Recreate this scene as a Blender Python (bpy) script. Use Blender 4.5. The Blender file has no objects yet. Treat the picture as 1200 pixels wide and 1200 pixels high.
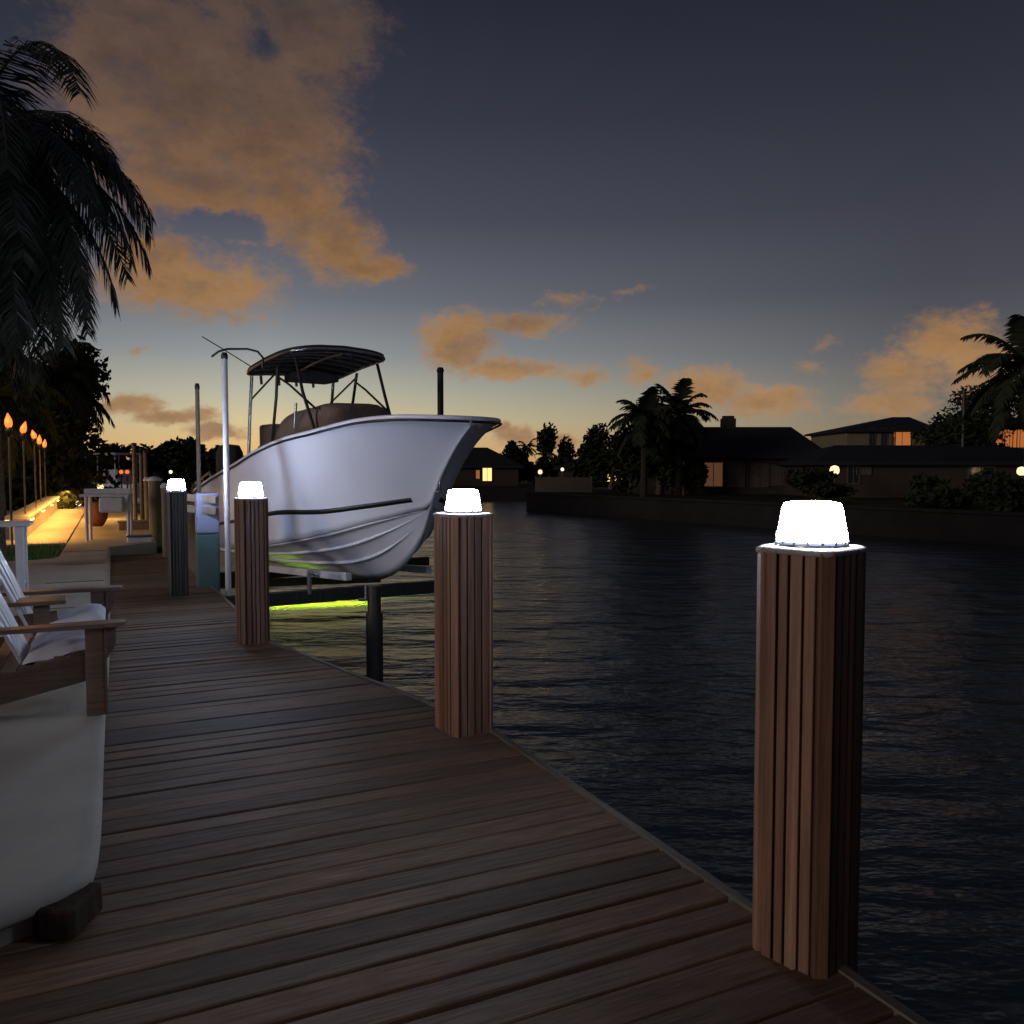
import bpy, bmesh, math, random
from mathutils import Vector, Matrix, noise
random.seed(7)
R = math.radians
scene = bpy.context.scene
col = scene.collection
F = 993.0; HC = 1.5; PITCH = math.atan(50/F)

# ------------------------------------------------------------ survey helpers
fw = Vector((0, math.cos(PITCH), -math.sin(PITCH))); up = Vector((0, math.sin(PITCH), math.cos(PITCH)))
def ray(px, py):
    return Vector((1,0,0))*(px-600) + up*(600-py) + fw*F
def at(px, py, Y):
    r = ray(px, py); return Vector((0,0,HC)) + r*(Y/r.y)
def gnd(px, py, z=0.0):
    r = ray(px, py); return Vector((0,0,HC)) + r*((z-HC)/r.z)

# ------------------------------------------------------------ mesh builder
class MB:
    def __init__(s): s.v=[]; s.f=[]; s.t=[]; s.sm=[]
    def add(s, vs, fs, tone=.5, smooth=False):
        n=len(s.v); s.v += [tuple(v) for v in vs]
        for f in fs: s.f.append([i+n for i in f]); s.t.append(tone); s.sm.append(smooth)
        return s
    def box(s, c, d, M=None, tone=.5, taper=1.0):
        c=Vector(c); x,y,z=[k/2 for k in d]; vs=[]
        for k in (-1,1):
            t = taper if k>0 else 1
            for (i,j) in ((-1,-1),(1,-1),(1,1),(-1,1)):
                p=Vector((i*x*t,j*y*t,k*z)); 
                if M is not None: p = M @ p
                vs.append(c+p)
        return s.add(vs, [(3,2,1,0),(4,5,6,7),(0,1,5,4),(1,2,6,5),(2,3,7,6),(3,0,4,7)], tone)
    def beam(s, a, b, w, h, tone=.5, upv=(0,0,1)):
        a=Vector(a); b=Vector(b); d=(b-a); L=d.length; d.normalize()
        u=Vector(upv); sd=d.cross(u)
        if sd.length<1e-4: sd=d.cross(Vector((1,0,0)))
        sd.normalize(); u=sd.cross(d)
        M=Matrix((d,sd,u)).transposed()
        return s.box((a+b)/2,(L,w,h),M,tone)
    def tube(s, pts, r, n=10, tone=.5, cap=True, smooth=True):
        pts=[Vector(p) for p in pts]; m=len(pts)
        rr = r if isinstance(r,(list,tuple)) else [r]*m
        vs=[]; pr=None
        for i,p in enumerate(pts):
            d=(pts[min(i+1,m-1)]-pts[max(i-1,0)]).normalized()
            if pr is None:
                a=Vector((0,0,1)) if abs(d.z)<.9 else Vector((1,0,0)); pr=d.cross(a).normalized()
            else: pr=(pr-d*pr.dot(d)).normalized()
            q=d.cross(pr)
            for k in range(n):
                t=2*math.pi*k/n; vs.append(p+(pr*math.cos(t)+q*math.sin(t))*rr[i])
        fs=[]
        for i in range(m-1):
            for k in range(n):
                k2=(k+1)%n; fs.append((i*n+k,i*n+k2,(i+1)*n+k2,(i+1)*n+k))
        s.add(vs,fs,tone,smooth)
        if cap:
            s.add(vs[:n],[tuple(reversed(range(n)))],tone); s.add(vs[-n:],[tuple(range(n))],tone)
        return s
    def lathe(s, prof, c=(0,0,0), n=24, tone=.5, smooth=True):
        c=Vector(c); vs=[]; m=len(prof)
        for (r,z) in prof:
            for k in range(n):
                t=2*math.pi*k/n; vs.append(c+Vector((r*math.cos(t),r*math.sin(t),z)))
        fs=[]
        for i in range(m-1):
            for k in range(n):
                k2=(k+1)%n; fs.append((i*n+k,i*n+k2,(i+1)*n+k2,(i+1)*n+k))
        fs.append(tuple(reversed(range(n)))); fs.append(tuple((m-1)*n+k for k in range(n)))
        return s.add(vs,fs,tone,smooth)
    def prism(s, poly, z0, z1, tone=.5):
        n=len(poly); vs=[(p[0],p[1],z0) for p in poly]+[(p[0],p[1],z1) for p in poly]
        fs=[tuple(range(n,2*n)),tuple(reversed(range(n)))]+[(i,(i+1)%n,(i+1)%n+n,i+n) for i in range(n)]
        return s.add(vs,fs,tone)
    def grid(s, rows, tone=.5, smooth=True):
        m=len(rows); n=len(rows[0]); vs=[p for r in rows for p in r]
        fs=[(i*n+j,i*n+j+1,(i+1)*n+j+1,(i+1)*n+j) for i in range(m-1) for j in range(n-1)]
        return s.add(vs,fs,tone,smooth)
    def build(s, name, mat, parent=None, bevel=0, fixn=True):
        me=bpy.data.meshes.new(name); me.from_pydata(s.v,[],s.f); me.materials.append(mat)
        at_=me.attributes.new('tone','FLOAT','FACE'); at_.data.foreach_set('value',s.t)
        me.polygons.foreach_set('use_smooth',s.sm)
        if fixn:
            bm=bmesh.new(); bm.from_mesh(me); bmesh.ops.recalc_face_normals(bm,faces=bm.faces); bm.to_mesh(me); bm.free()
        me.update()
        o=bpy.data.objects.new(name,me); col.objects.link(o)
        if parent is not None: o.parent=parent
        if bevel:
            b=o.modifiers.new('bevel','BEVEL'); b.width=bevel; b.segments=2; b.limit_method='ANGLE'
        return o

def tag(o,label=None,cat=None,group=None,kind=None):
    if label: o['label']=label
    if cat: o['category']=cat
    if group: o['group']=group
    if kind: o['kind']=kind
    return o
def empty(name,loc,rz=0,label=None,cat=None,group=None):
    o=bpy.data.objects.new(name,None); col.objects.link(o); o.location=loc; o.rotation_euler=(0,0,rz); o.empty_display_size=.1
    return tag(o,label,cat,group)
def copy_tree(o,parent=None):
    c=o.copy(); col.objects.link(c); c.parent=parent
    for ch in [k for k in bpy.data.objects if k.parent==o]: copy_tree(ch,c)
    return c

# ------------------------------------------------------------ materials
def sl(c): 
    c=c/255; return c/12.92 if c<=.04045 else ((c+.055)/1.055)**2.4
def srgb(r,g,b): return (sl(r),sl(g),sl(b),1)
def newmat(name):
    m=bpy.data.materials.new(name); m.use_nodes=True; nt=m.node_tree; nt.nodes.clear()
    out=nt.nodes.new('ShaderNodeOutputMaterial'); p=nt.nodes.new('ShaderNodeBsdfPrincipled')
    nt.links.new(p.outputs[0],out.inputs[0]); return m,nt,p,out
def N(nt,t,**k):
    n=nt.nodes.new(t)
    for a,v in k.items(): setattr(n,a,v)
    return n
def mixc(nt,fac,a,b,blend='MIX'):
    m=N(nt,'ShaderNodeMix',data_type='RGBA',blend_type=blend)
    for i,v in ((0,fac),(6,a),(7,b)):
        if hasattr(v,'is_output'): nt.links.new(v,m.inputs[i])
        else: m.inputs[i].default_value=v
    return m.outputs[2]
def mth(nt,op,a,b=None,c=None,clamp=False):
    m=N(nt,'ShaderNodeMath',operation=op,use_clamp=clamp)
    for i,v in ((0,a),(1,b),(2,c)):
        if v is None: continue
        if hasattr(v,'is_output'): nt.links.new(v,m.inputs[i])
        else: m.inputs[i].default_value=v
    return m.outputs[0]
def noise_fac(nt,scale,stretch=(1,1,1),detail=4,rough=.55,coord='Object'):
    tc=N(nt,'ShaderNodeTexCoord'); mp=N(nt,'ShaderNodeMapping'); mp.inputs['Scale'].default_value=stretch
    nz=N(nt,'ShaderNodeTexNoise'); nz.inputs['Scale'].default_value=scale; nz.inputs['Detail'].default_value=detail; nz.inputs['Roughness'].default_value=rough
    nt.links.new(tc.outputs[coord],mp.inputs[0]); nt.links.new(mp.outputs[0],nz.inputs[0]); return nz.outputs[0]
def rng(nt,v,a,b,c=0,d=1):
    m=N(nt,'ShaderNodeMapRange'); m.inputs[1].default_value=a; m.inputs[2].default_value=b; m.inputs[3].default_value=c; m.inputs[4].default_value=d
    nt.links.new(v,m.inputs[0]); return m.outputs[0]
def basic(name,c,c2=None,rough=.5,scale=6,stretch=(1,1,1),metal=0,bump=.0,spec=.5,coat=0,bd=.01):
    m,nt,p,_=newmat(name)
    c2=c2 or tuple(k*.75 for k in c)
    f=noise_fac(nt,scale,stretch); cc=mixc(nt,rng(nt,f,.3,.7),(*c,1),(*c2,1)); nt.links.new(cc,p.inputs['Base Color'])
    r=rng(nt,noise_fac(nt,scale*2.3,stretch),.2,.8,max(rough-.1,.03),rough+.12); nt.links.new(r,p.inputs['Roughness'])
    p.inputs['Metallic'].default_value=metal; p.inputs['Specular IOR Level'].default_value=spec; p.inputs['Coat Weight'].default_value=coat
    if bump:
        b=N(nt,'ShaderNodeBump'); b.inputs['Strength'].default_value=bump; b.inputs['Distance'].default_value=bd
        nt.links.new(noise_fac(nt,scale*4,stretch,6),b.inputs['Height']); nt.links.new(b.outputs[0],p.inputs['Normal'])
    return m
def wood(name,c1,c2,c3,stretch,scale=9,rough=.6,bump=.35,dirt=.5,spec=.5):
    """timber: every plank has its own tone, long grain streaks, worn patches"""
    m,nt,p,_=newmat(name)
    a=N(nt,'ShaderNodeAttribute',attribute_name='tone')
    ramp=N(nt,'ShaderNodeValToRGB'); nt.links.new(a.outputs['Fac'],ramp.inputs[0])
    e=ramp.color_ramp.elements; e[0].color=(*c1,1); e[1].color=(*c3,1); k=e.new(.5); k.color=(*c2,1)
    g=noise_fac(nt,scale,stretch,7,.65); g2=noise_fac(nt,scale*3.1,stretch,5,.7)
    gg=mth(nt,'ADD',mth(nt,'MULTIPLY',g,.6),mth(nt,'MULTIPLY',g2,.4))
    v=rng(nt,gg,.34,.66,.40,1.55)
    cc=mixc(nt,1.0,ramp.outputs[0],v,'MULTIPLY')
    d=rng(nt,noise_fac(nt,1.1,(1,1,1),5),.42,.7,0,dirt)
    grey=sum(c2)/3
    cc=mixc(nt,d,cc,(grey*.85,grey*.74,grey*.62,1)); nt.links.new(cc,p.inputs['Base Color'])
    nt.links.new(rng(nt,g,.2,.8,rough+.12,rough-.12),p.inputs['Roughness']); p.inputs['Specular IOR Level'].default_value=spec
    b=N(nt,'ShaderNodeBump'); b.inputs['Strength'].default_value=bump; b.inputs['Distance'].default_value=.006
    nt.links.new(gg,b.inputs['Height']); nt.links.new(b.outputs[0],p.inputs['Normal'])
    return m
def emit(name,c,s,base=(.03,.03,.03)):
    m,nt,p,_=newmat(name); p.inputs['Base Color'].default_value=(*base,1)
    p.inputs['Emission Color'].default_value=(*c,1); p.inputs['Emission Strength'].default_value=s; return m

M={}
M['deck']=wood('deck wood',(.078,.052,.036),(.145,.084,.052),(.20,.118,.072),(.8,14,14),rough=.66,scale=4,dirt=.35,spec=.3,bump=.55)
M['edge']=wood('edge wood',(.10,.085,.07),(.13,.11,.09),(.16,.13,.10),(9,.35,9),rough=.7,scale=4)
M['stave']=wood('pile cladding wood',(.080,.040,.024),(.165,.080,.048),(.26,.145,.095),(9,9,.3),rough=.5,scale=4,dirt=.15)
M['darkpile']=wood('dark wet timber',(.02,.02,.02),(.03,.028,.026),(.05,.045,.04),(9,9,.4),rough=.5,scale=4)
M['stubwood']=wood('dark brown stub wood',(.04,.028,.02),(.05,.034,.025),(.06,.04,.03),(9,9,.4),rough=.9,scale=4,spec=.1)
M['oldpile']=wood('weathered timber',(.10,.08,.06),(.16,.125,.09),(.22,.18,.13),(9,9,.4),rough=.7,scale=4)
M['bench']=wood('brown bench boards',(.10,.065,.05),(.13,.085,.065),(.17,.11,.08),(.5,9,9),rough=.32,scale=4,bump=.15,dirt=.2)
M['gel']=basic('white gelcoat',(.78,.78,.90),(.765,.765,.885),rough=.30,scale=.8,coat=.2)
def gel():
    m,nt,p,_=newmat('lavender white gelcoat'); p.inputs['Base Color'].default_value=(.78,.78,.90,1); p.inputs['Roughness'].default_value=.32; p.inputs['Coat Weight'].default_value=.15
    f=noise_fac(nt,2.2,(1,1,.35),5); nt.links.new(mixc(nt,rng(nt,f,.35,.75),(.79,.79,.905,1),(.74,.735,.84,1)),p.inputs['Base Color']); return m
M['gel']=gel()
M['black']=basic('black rubber',(.012,.012,.014),rough=.45)
M['rim']=basic('weathered grey rim',(.30,.27,.27),(.2,.17,.16),rough=.6,scale=9)
M['metal']=basic('brushed metal',(.55,.55,.56),rough=.3,metal=1,scale=20)
M['darkmetal']=basic('dark anodised tube',(.06,.055,.055),rough=.35,metal=.7)
M['canvas']=basic('black canvas',(.02,.02,.022),(.03,.03,.032),rough=.85,scale=12,bump=.2)
M['cover']=basic('brown boat cover cloth',(.22,.165,.14),(.17,.125,.105),rough=.85,scale=5,bump=.4,bd=.03)
M['white']=basic('white painted board',(.62,.61,.66),(.5,.5,.55),rough=.45,scale=8)
M['cushion']=basic('white cushion fabric',(.62,.60,.66),(.55,.53,.60),rough=.9,scale=9,bump=.3,bd=.01)
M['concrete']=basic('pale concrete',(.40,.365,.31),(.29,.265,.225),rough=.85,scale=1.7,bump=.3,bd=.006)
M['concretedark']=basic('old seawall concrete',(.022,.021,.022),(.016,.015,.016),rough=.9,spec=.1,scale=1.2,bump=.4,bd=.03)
M['soil']=basic('dark ground',(.012,.015,.009),(.018,.018,.012),rough=.95,spec=.1,scale=.8)
M['grass']=basic('lawn blades',(.05,.13,.02),(.07,.16,.03),rough=.7,scale=4)
M['teal']=basic('teal pile wrap',(.06,.12,.12),(.045,.09,.095),rough=.5,scale=5)
M['bluevinyl']=basic('pale blue vinyl',(.22,.23,.36),(.17,.18,.30),rough=.5,scale=5)
M['terracotta']=basic('terracotta',(.20,.085,.045),(.15,.065,.035),rough=.75,scale=7,bump=.2)
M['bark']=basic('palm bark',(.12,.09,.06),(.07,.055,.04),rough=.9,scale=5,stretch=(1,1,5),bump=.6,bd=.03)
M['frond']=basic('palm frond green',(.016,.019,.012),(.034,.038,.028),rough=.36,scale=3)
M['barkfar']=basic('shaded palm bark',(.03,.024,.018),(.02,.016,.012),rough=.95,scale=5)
M['frondfar']=basic('far palm green',(.02,.028,.016),(.03,.038,.022),rough=.85,scale=3,spec=.12)
M['leaf']=basic('dark leaves',(.018,.026,.014),(.03,.038,.02),rough=.85,scale=1.5,spec=.12)
M['stucco']=basic('grey beige stucco',(.05,.04,.036),(.042,.034,.03),rough=.9,spec=.1,scale=2)
M['stucco2']=basic('pale yellow stucco',(.17,.135,.08),(.14,.11,.065),rough=.9,scale=2)
M['roof']=basic('dark roof shingle',(.022,.022,.03),(.018,.018,.024),rough=.85,spec=.1,scale=2,stretch=(1,6,6),bump=.4,bd=.03)
M['frame']=basic('window frame paint',(.09,.08,.075),rough=.6)
M['glass']=basic('dark window glass',(.02,.022,.025),rough=.08)
M['curtain']=basic('pale curtain behind glass',(.14,.105,.09),(.04,.03,.03),rough=.8,scale=3,stretch=(8,1,1))
M['pole']=basic('white pvc pole',(.62,.60,.66),(.55,.53,.58),rough=.4,scale=4)
M['led']=emit('frosted lamp lens',(.66,.78,1.0),175,(.8,.8,.8))
M['skirt']=emit('frosted lens skirt',(.55,.68,1.0),.55,(.5,.5,.55))
M['flame']=emit('flame',(1,.17,.025),2.1)
M['redlamp']=emit('red orange glass',(1,.18,.05),1.1)
M['warm']=emit('warm lit glass',(1,.62,.22),1.6)
M['warmdim']=emit('dim warm lit glass',(1,.45,.2),.085)
M['orange']=emit('orange lit glass',(1,.30,.07),.42)
M['bulbwarm']=emit('warm bulb',(1,.68,.32),2.0)
M['bulbwhite']=emit('white bulb',(1,.86,.66),1.6)
M['green']=emit('yellow green light panel',(.62,1,.02),60)
M['strip']=emit('amber wall light',(1,.62,.15),9)

def brickmat():
    m,nt,p,_=newmat('fence boards'); f=noise_fac(nt,6,(3,3,.4)); cc=mixc(nt,f,(.10,.08,.065,1),(.07,.058,.05,1)); nt.links.new(cc,p.inputs['Base Color']); p.inputs['Roughness'].default_value=.85; return m
M['fence']=brickmat()
# water
def water():
    m,nt,p,out=newmat('canal water')
    p.inputs['Base Color'].default_value=(.030,.038,.038,1); p.inputs['IOR'].default_value=1.33; p.inputs['Roughness'].default_value=.20
    a=noise_fac(nt,1.0,(.72,1.45,1),5,.55); b=noise_fac(nt,1.0,(.28,.6,1),3,.5)
    h=mth(nt,'ADD',mth(nt,'MULTIPLY',a,1.0),mth(nt,'MULTIPLY',b,1.3))
    bp=N(nt,'ShaderNodeBump'); bp.inputs['Strength'].default_value=1.0; bp.inputs['Distance'].default_value=.16
    nt.links.new(h,bp.inputs['Height']); nt.links.new(bp.outputs[0],p.inputs['Normal'])
    return m
M['water']=water()

# ------------------------------------------------------------ dock frame: u along the boards, v along the dock
UA=math.atan2(.428,.904)
def uv(u,v,z=0): return Vector((.904*u-.428*v,.428*u+.904*v,z))
WZ=-1.05   # water
SL=.16     # concrete terrace top

# water, canal bed hidden; lands
w=MB(); w.add([(-400,-60,WZ),(400,-60,WZ),(400,600,WZ),(-400,600,WZ)],[(0,1,2,3)]); tag(w.build('water',M['water']),kind='structure')
# near land (left of the dock)
def land(name,poly,z0,z1,mat): 
    b=MB(); b.prism(poly,z0,z1); return tag(b.build(name,mat),kind='structure')
L0=[uv(-.6,-6),uv(-.6,16.3),uv(.9,16.5),uv(.9,60),uv(-60,120),uv(-120,60),uv(-60,-6)]
land('ground',L0,WZ-.5,-.06,M['soil'])
# opposite bank
c0=gnd(620,598,WZ); c1=gnd(1200,640,WZ); dirb=(c1-c0).normalized()
bank=[c0,c0+dirb*48,c0+dirb*48+Vector((120,0,0)),Vector((160,200,0)),Vector((20,200,0)),c0+Vector((3.5,38,0))]
land('opposite_bank',bank,WZ-.5,-.03,M['soil'])
fb=[(-160,71,0),(3,71,0),(8,92,0),(8,240,0),(-160,240,0)]
land('far_bank',fb,WZ-.5,.0,M['soil'])

# seawalls
def seawall(a,b,z0,z1,label,cap=.3):
    e=empty('seawall',(0,0,0),0,label,'seawall'); d=(b-a).normalized(); n=Vector((d.y,-d.x,0))
    q=MB(); q.beam(a+n*.05+Vector((0,0,(z0+z1)/2-WZ*0)),b+n*.05+Vector((0,0,(z0+z1)/2)),.3,z1-z0); q.build('wall',M['concretedark'],e)
    q=MB(); q.beam(a+n*.08+Vector((0,0,z1+.06)),b+n*.08+Vector((0,0,z1+.06)),.5,.12); q.build('cap',M['concretedark'],e,.01)
    return e
f0=Vector((c0.x,c0.y,0)); f1=f0+dirb*47; f1.z=0
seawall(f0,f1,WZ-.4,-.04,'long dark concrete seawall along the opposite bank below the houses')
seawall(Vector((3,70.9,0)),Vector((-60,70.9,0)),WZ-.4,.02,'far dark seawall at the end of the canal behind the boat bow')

# ------------------------------------------------------------ deck
def deck():
    b=MB(); v=-2.4; pw=.138; i=0
    def redge(v):
        if v<4.55: return 1.95
        if v<7.5: return 1.95-(v-4.55)/(2.95)*.73
        if v<10.6: return 1.22-(v-7.5)/3.1*.06
        return 1.16-(v-10.6)/5.8*.24
    tones=[]
    while v<16.35:
        r=random.random(); tone=.5+random.uniform(-.28,.33)
        if r<.06: tone=.12
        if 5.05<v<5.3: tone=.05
        left = -2.9 if v<3.9 else -.20
        gap=random.uniform(.004,.011); dz=random.uniform(-.0035,.0015); tl=random.uniform(-.004,.004)
        n=14; top=[];bot=[]
        rr0=redge(v); 
        rowsA=[];rowsB=[]
        for k in range(n+1):
            u=left+(rr0-.02-left)*k/n
            if k==n: ua,ub=redge(v)-.02,redge(v+pw)-.02
            else: ua=ub=u
            w1=noise.noise(Vector((u*1.7,i*3.1,0)))*.0045; w2=noise.noise(Vector((u*1.7,i*3.1+50,0)))*.0045
            wz=noise.noise(Vector((u*.9,i*7.3,9)))*.003+dz
            rowsA.append((ua,v+gap+w1,wz-tl)); rowsB.append((ub,v+pw-gap+w2,wz+tl))
        # rounded board: down-edge, top a, top b, down-edge
        lo1=[(p[0],p[1]-.0,-.035) for p in rowsA]; lo2=[(p[0],p[1],-.035) for p in rowsB]
        ta=[(p[0],p[1],p[2]-.004) for p in rowsA]; tb=[(p[0],p[1],p[2]-.004) for p in rowsB]
        t1=[(p[0],p[1]+.005,p[2]) for p in rowsA]; t2=[(p[0],p[1]-.005,p[2]) for p in rowsB]
        b.grid([lo1,ta,t1,t2,tb,lo2],tone,False)
        b.add([lo1[-1],ta[-1],t1[-1],t2[-1],tb[-1],lo2[-1]],[(0,1,2,3,4,5)],tone)
        v+=pw; i+=1
    o=b.build('dock',M['deck']); o.rotation_euler=(0,0,UA); tag(o,kind='structure')
    # joists and stringer under it
    b=MB(); 
    for u in (-.4,.4,.9): b.box((u,7,-.13),(.06,18.8,.18))
    for uu in (-2.4,-1.4): b.box((uu,.55,-.13),(.06,5.9,.18))
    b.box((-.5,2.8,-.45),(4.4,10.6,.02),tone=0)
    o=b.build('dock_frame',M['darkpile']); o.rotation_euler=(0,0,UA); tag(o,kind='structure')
    # edge board
    b=MB(); pts=[(1.95,-2.4),(1.95,4.55),(1.22,7.5),(1.16,10.6),(.92,16.35)]
    for (p,q) in zip(pts[:-1],pts[1:]):
        b.beam((p[0],p[1],-.075),(q[0],q[1],-.075),.035,.17,random.random())
    o=b.build('edge_board',M['edge']); o.rotation_euler=(0,0,UA); tag(o,kind='structure')
deck()

# ------------------------------------------------------------ concrete terrace (left, raised one step) with rounded nosing
def terrace():
    crn=[gnd(124,820,SL),gnd(121.5,880,SL),gnd(120,930,SL),gnd(118,970,SL),gnd(115,996,SL),gnd(110,1012,SL),gnd(100,1020,SL),gnd(70,1036,SL),gnd(30,1051,SL),gnd(-20,1070,SL),gnd(-120,1110,SL),gnd(-420,1170,SL)]
    path=[uv(-.03,16.3)]+[uv(-.03,12),uv(-.03,9),uv(-.035,7),uv(-.04,6)]+crn
    path=[Vector((p.x,p.y,0)) for p in path]
    prof=[(.05,-.055),(.05,-.14),(0,-.14)] 
    # offset outward rows: nosing roundover
    rows=[]
    def nrm(i):
        a=path[max(i-1,0)]; c=path[min(i+1,len(path)-1)]; d=(c-a).normalized(); return Vector((-d.y,d.x,0))
    offs=[(.0,0),(-.0,0)]
    prof=[(-.06,0.0),(-.03,-.003),(-.012,-.011),(-.003,-.024),(0,-.04),(-.003,-.06),(-.012,-.078),(-.03,-.088),(-.06,-.09),(-.07,-.30)]
    for (o_,z) in prof: rows.append([path[i]+nrm(i)*o_+Vector((0,0,SL+z)) for i in range(len(path))])
    b=MB(); b.grid(rows,.5,True)
    top=[p for p in rows[0]]
    poly=top+[Vector((top[-1].x-3,top[-1].y+.2,SL)),Vector((-14,11,SL)),uv(-5.6,13.6,SL),uv(-3.2,14.1,SL),uv(-1.0,14.35,SL),uv(-.8,14.5,SL),uv(-.74,14.75,SL),uv(-.74,16.3,SL)]
    b.add(poly,[tuple(range(len(poly)))])
    tag(b.build('terrace',M['concrete'],fixn=True),kind='structure')
terrace()
b=MB(); b.prism([uv(-.74,16.3),uv(-.03,16.3),uv(.75,17),uv(.75,60),uv(-9,60),uv(-9,17.5),uv(-.74,17.5)],-.3,SL-.01)
tag(b.build('path',M['concrete']),kind='structure')
b=MB()
for v in (9.2,11.3,13.4,15.5): b.beam(uv(-.72,v,SL+.001),uv(-.10,v,SL+.001),.014,.006)
b.beam(uv(-.75,17.6,SL-.008),uv(-.75,40,SL-.008),.03,.006)
tag(b.build('path_joints',M['soil']),kind='structure')
# lawn
def lawn():
    b=MB(); base=[uv(-1.3,11.3),uv(-1.3,16.3),uv(-8.9,16.6),uv(-8.9,11),uv(-6,10.2),uv(-3.2,10.8)]
    for k in range(9000):
        u=random.uniform(-5,-.76); v=random.uniform(14.0,17.48)
        if v<14.7+(u+.76)*.25: continue
        p=uv(u,v,SL-.08); a=random.uniform(0,6.28); h=random.uniform(.06,.13); w_=.008
        d=Vector((math.cos(a),math.sin(a),0)); l=Vector((random.uniform(-.03,.03),random.uniform(-.03,.03),h))
        b.add([p-d*w_,p+d*w_,p+l],[(0,1,2)])
    o=b.build('grass',M['grass'],fixn=False); tag(o,'short green lawn grass beside the concrete walkway','grass',kind='stuff')
    b=MB(); b.prism([uv(-.75,14.0),uv(-.75,17.5),uv(-9,17.5),uv(-9,12.5)],-.05,SL-.07); tag(b.build('lawn_soil',M['soil']),kind='structure')
lawn()

# ------------------------------------------------------------ lit piles
def lit_pile(loc,rz,label,zb,zt=1.24,w=.30,lean=0,seed=1,stave_n=4,lampscale=1.0,mat='stave'):
    rnd=random.Random(seed)
    e=empty('dock_pile',loc,rz,label,'dock pile','wood clad dock piles with white cap lamps')
    h=w/2; c=.045
    # cladding: vertical staves round a rounded-square core
    b=MB(); b.box((0,0,(zb+zt)/2),(w-.05,w-.05,zt-zb-.02),tone=.0)
    for side in range(4):
        a=side*math.pi/2; n=Vector((math.cos(a),math.sin(a),0)); t=Vector((-n.y,n.x,0))
        ws=[rnd.uniform(.8,1.2) for _ in range(stave_n)]; tot=sum(ws); x=-(h-c)
        for q in ws:
            wd=q/tot*2*(h-c); mid=x+wd/2; x+=wd; g=.0035
            dp=rnd.uniform(-.004,.002)
            b.beam(n*(h-.015+dp)+t*mid+Vector((0,0,zb)), n*(h-.015+dp)+t*mid+Vector((0,0,zt-rnd.uniform(0,.006))), wd-2*g,.03,rnd.random(),upv=n)
        # corner stave
        n2=(n+t).normalized(); t2=Vector((-n2.y,n2.x,0))
        pc=(n+t)*(h-c/2-.006)
        b.beam(pc+Vector((0,0,zb)),pc+Vector((0,0,zt-.004)),c*.98,.04,rnd.random(),upv=n2)
    b.build('cladding',M[mat],e,.003)
    # metal/vinyl collar rim, crimped over the stave ends
    m=MB(); nseg=40
    def ring(r,z,cr=0):
        pts=[]
        for k in range(nseg):
            t=2*math.pi*k/nseg; sq=1/ (abs(math.cos(t))**8+abs(math.sin(t))**8)**(1/8)
            rr=r*sq*.985+(cr*(1 if k%2 else -1)); pts.append(Vector((rr*math.cos(t),rr*math.sin(t),z)))
        return pts+[pts[0]]
    m.grid([ring(h-.002,zt-.016,.002),ring(h+.004,zt-.012,.0025),ring(h+.003,zt+.001,.002),ring(h-.012,zt+.007,.001),ring(h-.04,zt+.006),ring(.001,zt+.006)],.5,True)
    m.build('cap_rim',M['rim'],e)
    s=lampscale; m=MB(); m.lathe([(.1045*s,zt+.007),(.1055*s,zt+.021),(.104*s,zt+.022)],n=28); m.build('lens_skirt',M['skirt'],e)
    m=MB(); m.lathe([(.103*s,zt+.0225),(.098*s,zt+.06),(.088*s,zt+.12*s),(.082*s,zt+.135*s),(.06*s,zt+.140*s)],n=28); m.build('lamp_lens',M['led'],e)
    m=MB(); m.lathe([(.106*s,zt+.004),(.108*s,zt+.012),(.104*s,zt+.014)],n=28); m.build('lamp_base',M['metal'],e)
    for k in range(16):
        t=2*math.pi*k/16; m=MB(); m.beam((.105*s*math.cos(t),.105*s*math.sin(t),zt+.012),(.100*s*math.cos(t),.100*s*math.sin(t),zt+.05),.006,.006); m.build('lens_clip',M['metal'],e)
    e.rotation_euler=(0,lean,rz)
    return e
p4=at(942,1125,2.55); lit_pile((.915,2.58,0),UA+.30,'nearest red brown slatted pile with glowing lamp, right foreground at the dock corner',-.6,1.262,.252,seed=4,stave_n=4)
lit_pile((-.28,4.86,0),UA+.1,'slatted reddish pile with glowing lamp in front of the boat bow',-.6,1.245,.27,seed=3)
lit_pile((-2.26,7.33,0),UA+.1,'slatted reddish pile with glowing lamp in front of the hull side',-.6,1.25,.245,seed=9)
lit_pile((-3.98,10.05,0),UA,'farthest lamp topped pile, dark, left of the boat stern',-.9,1.24,.22,seed=12,mat='darkpile')

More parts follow.
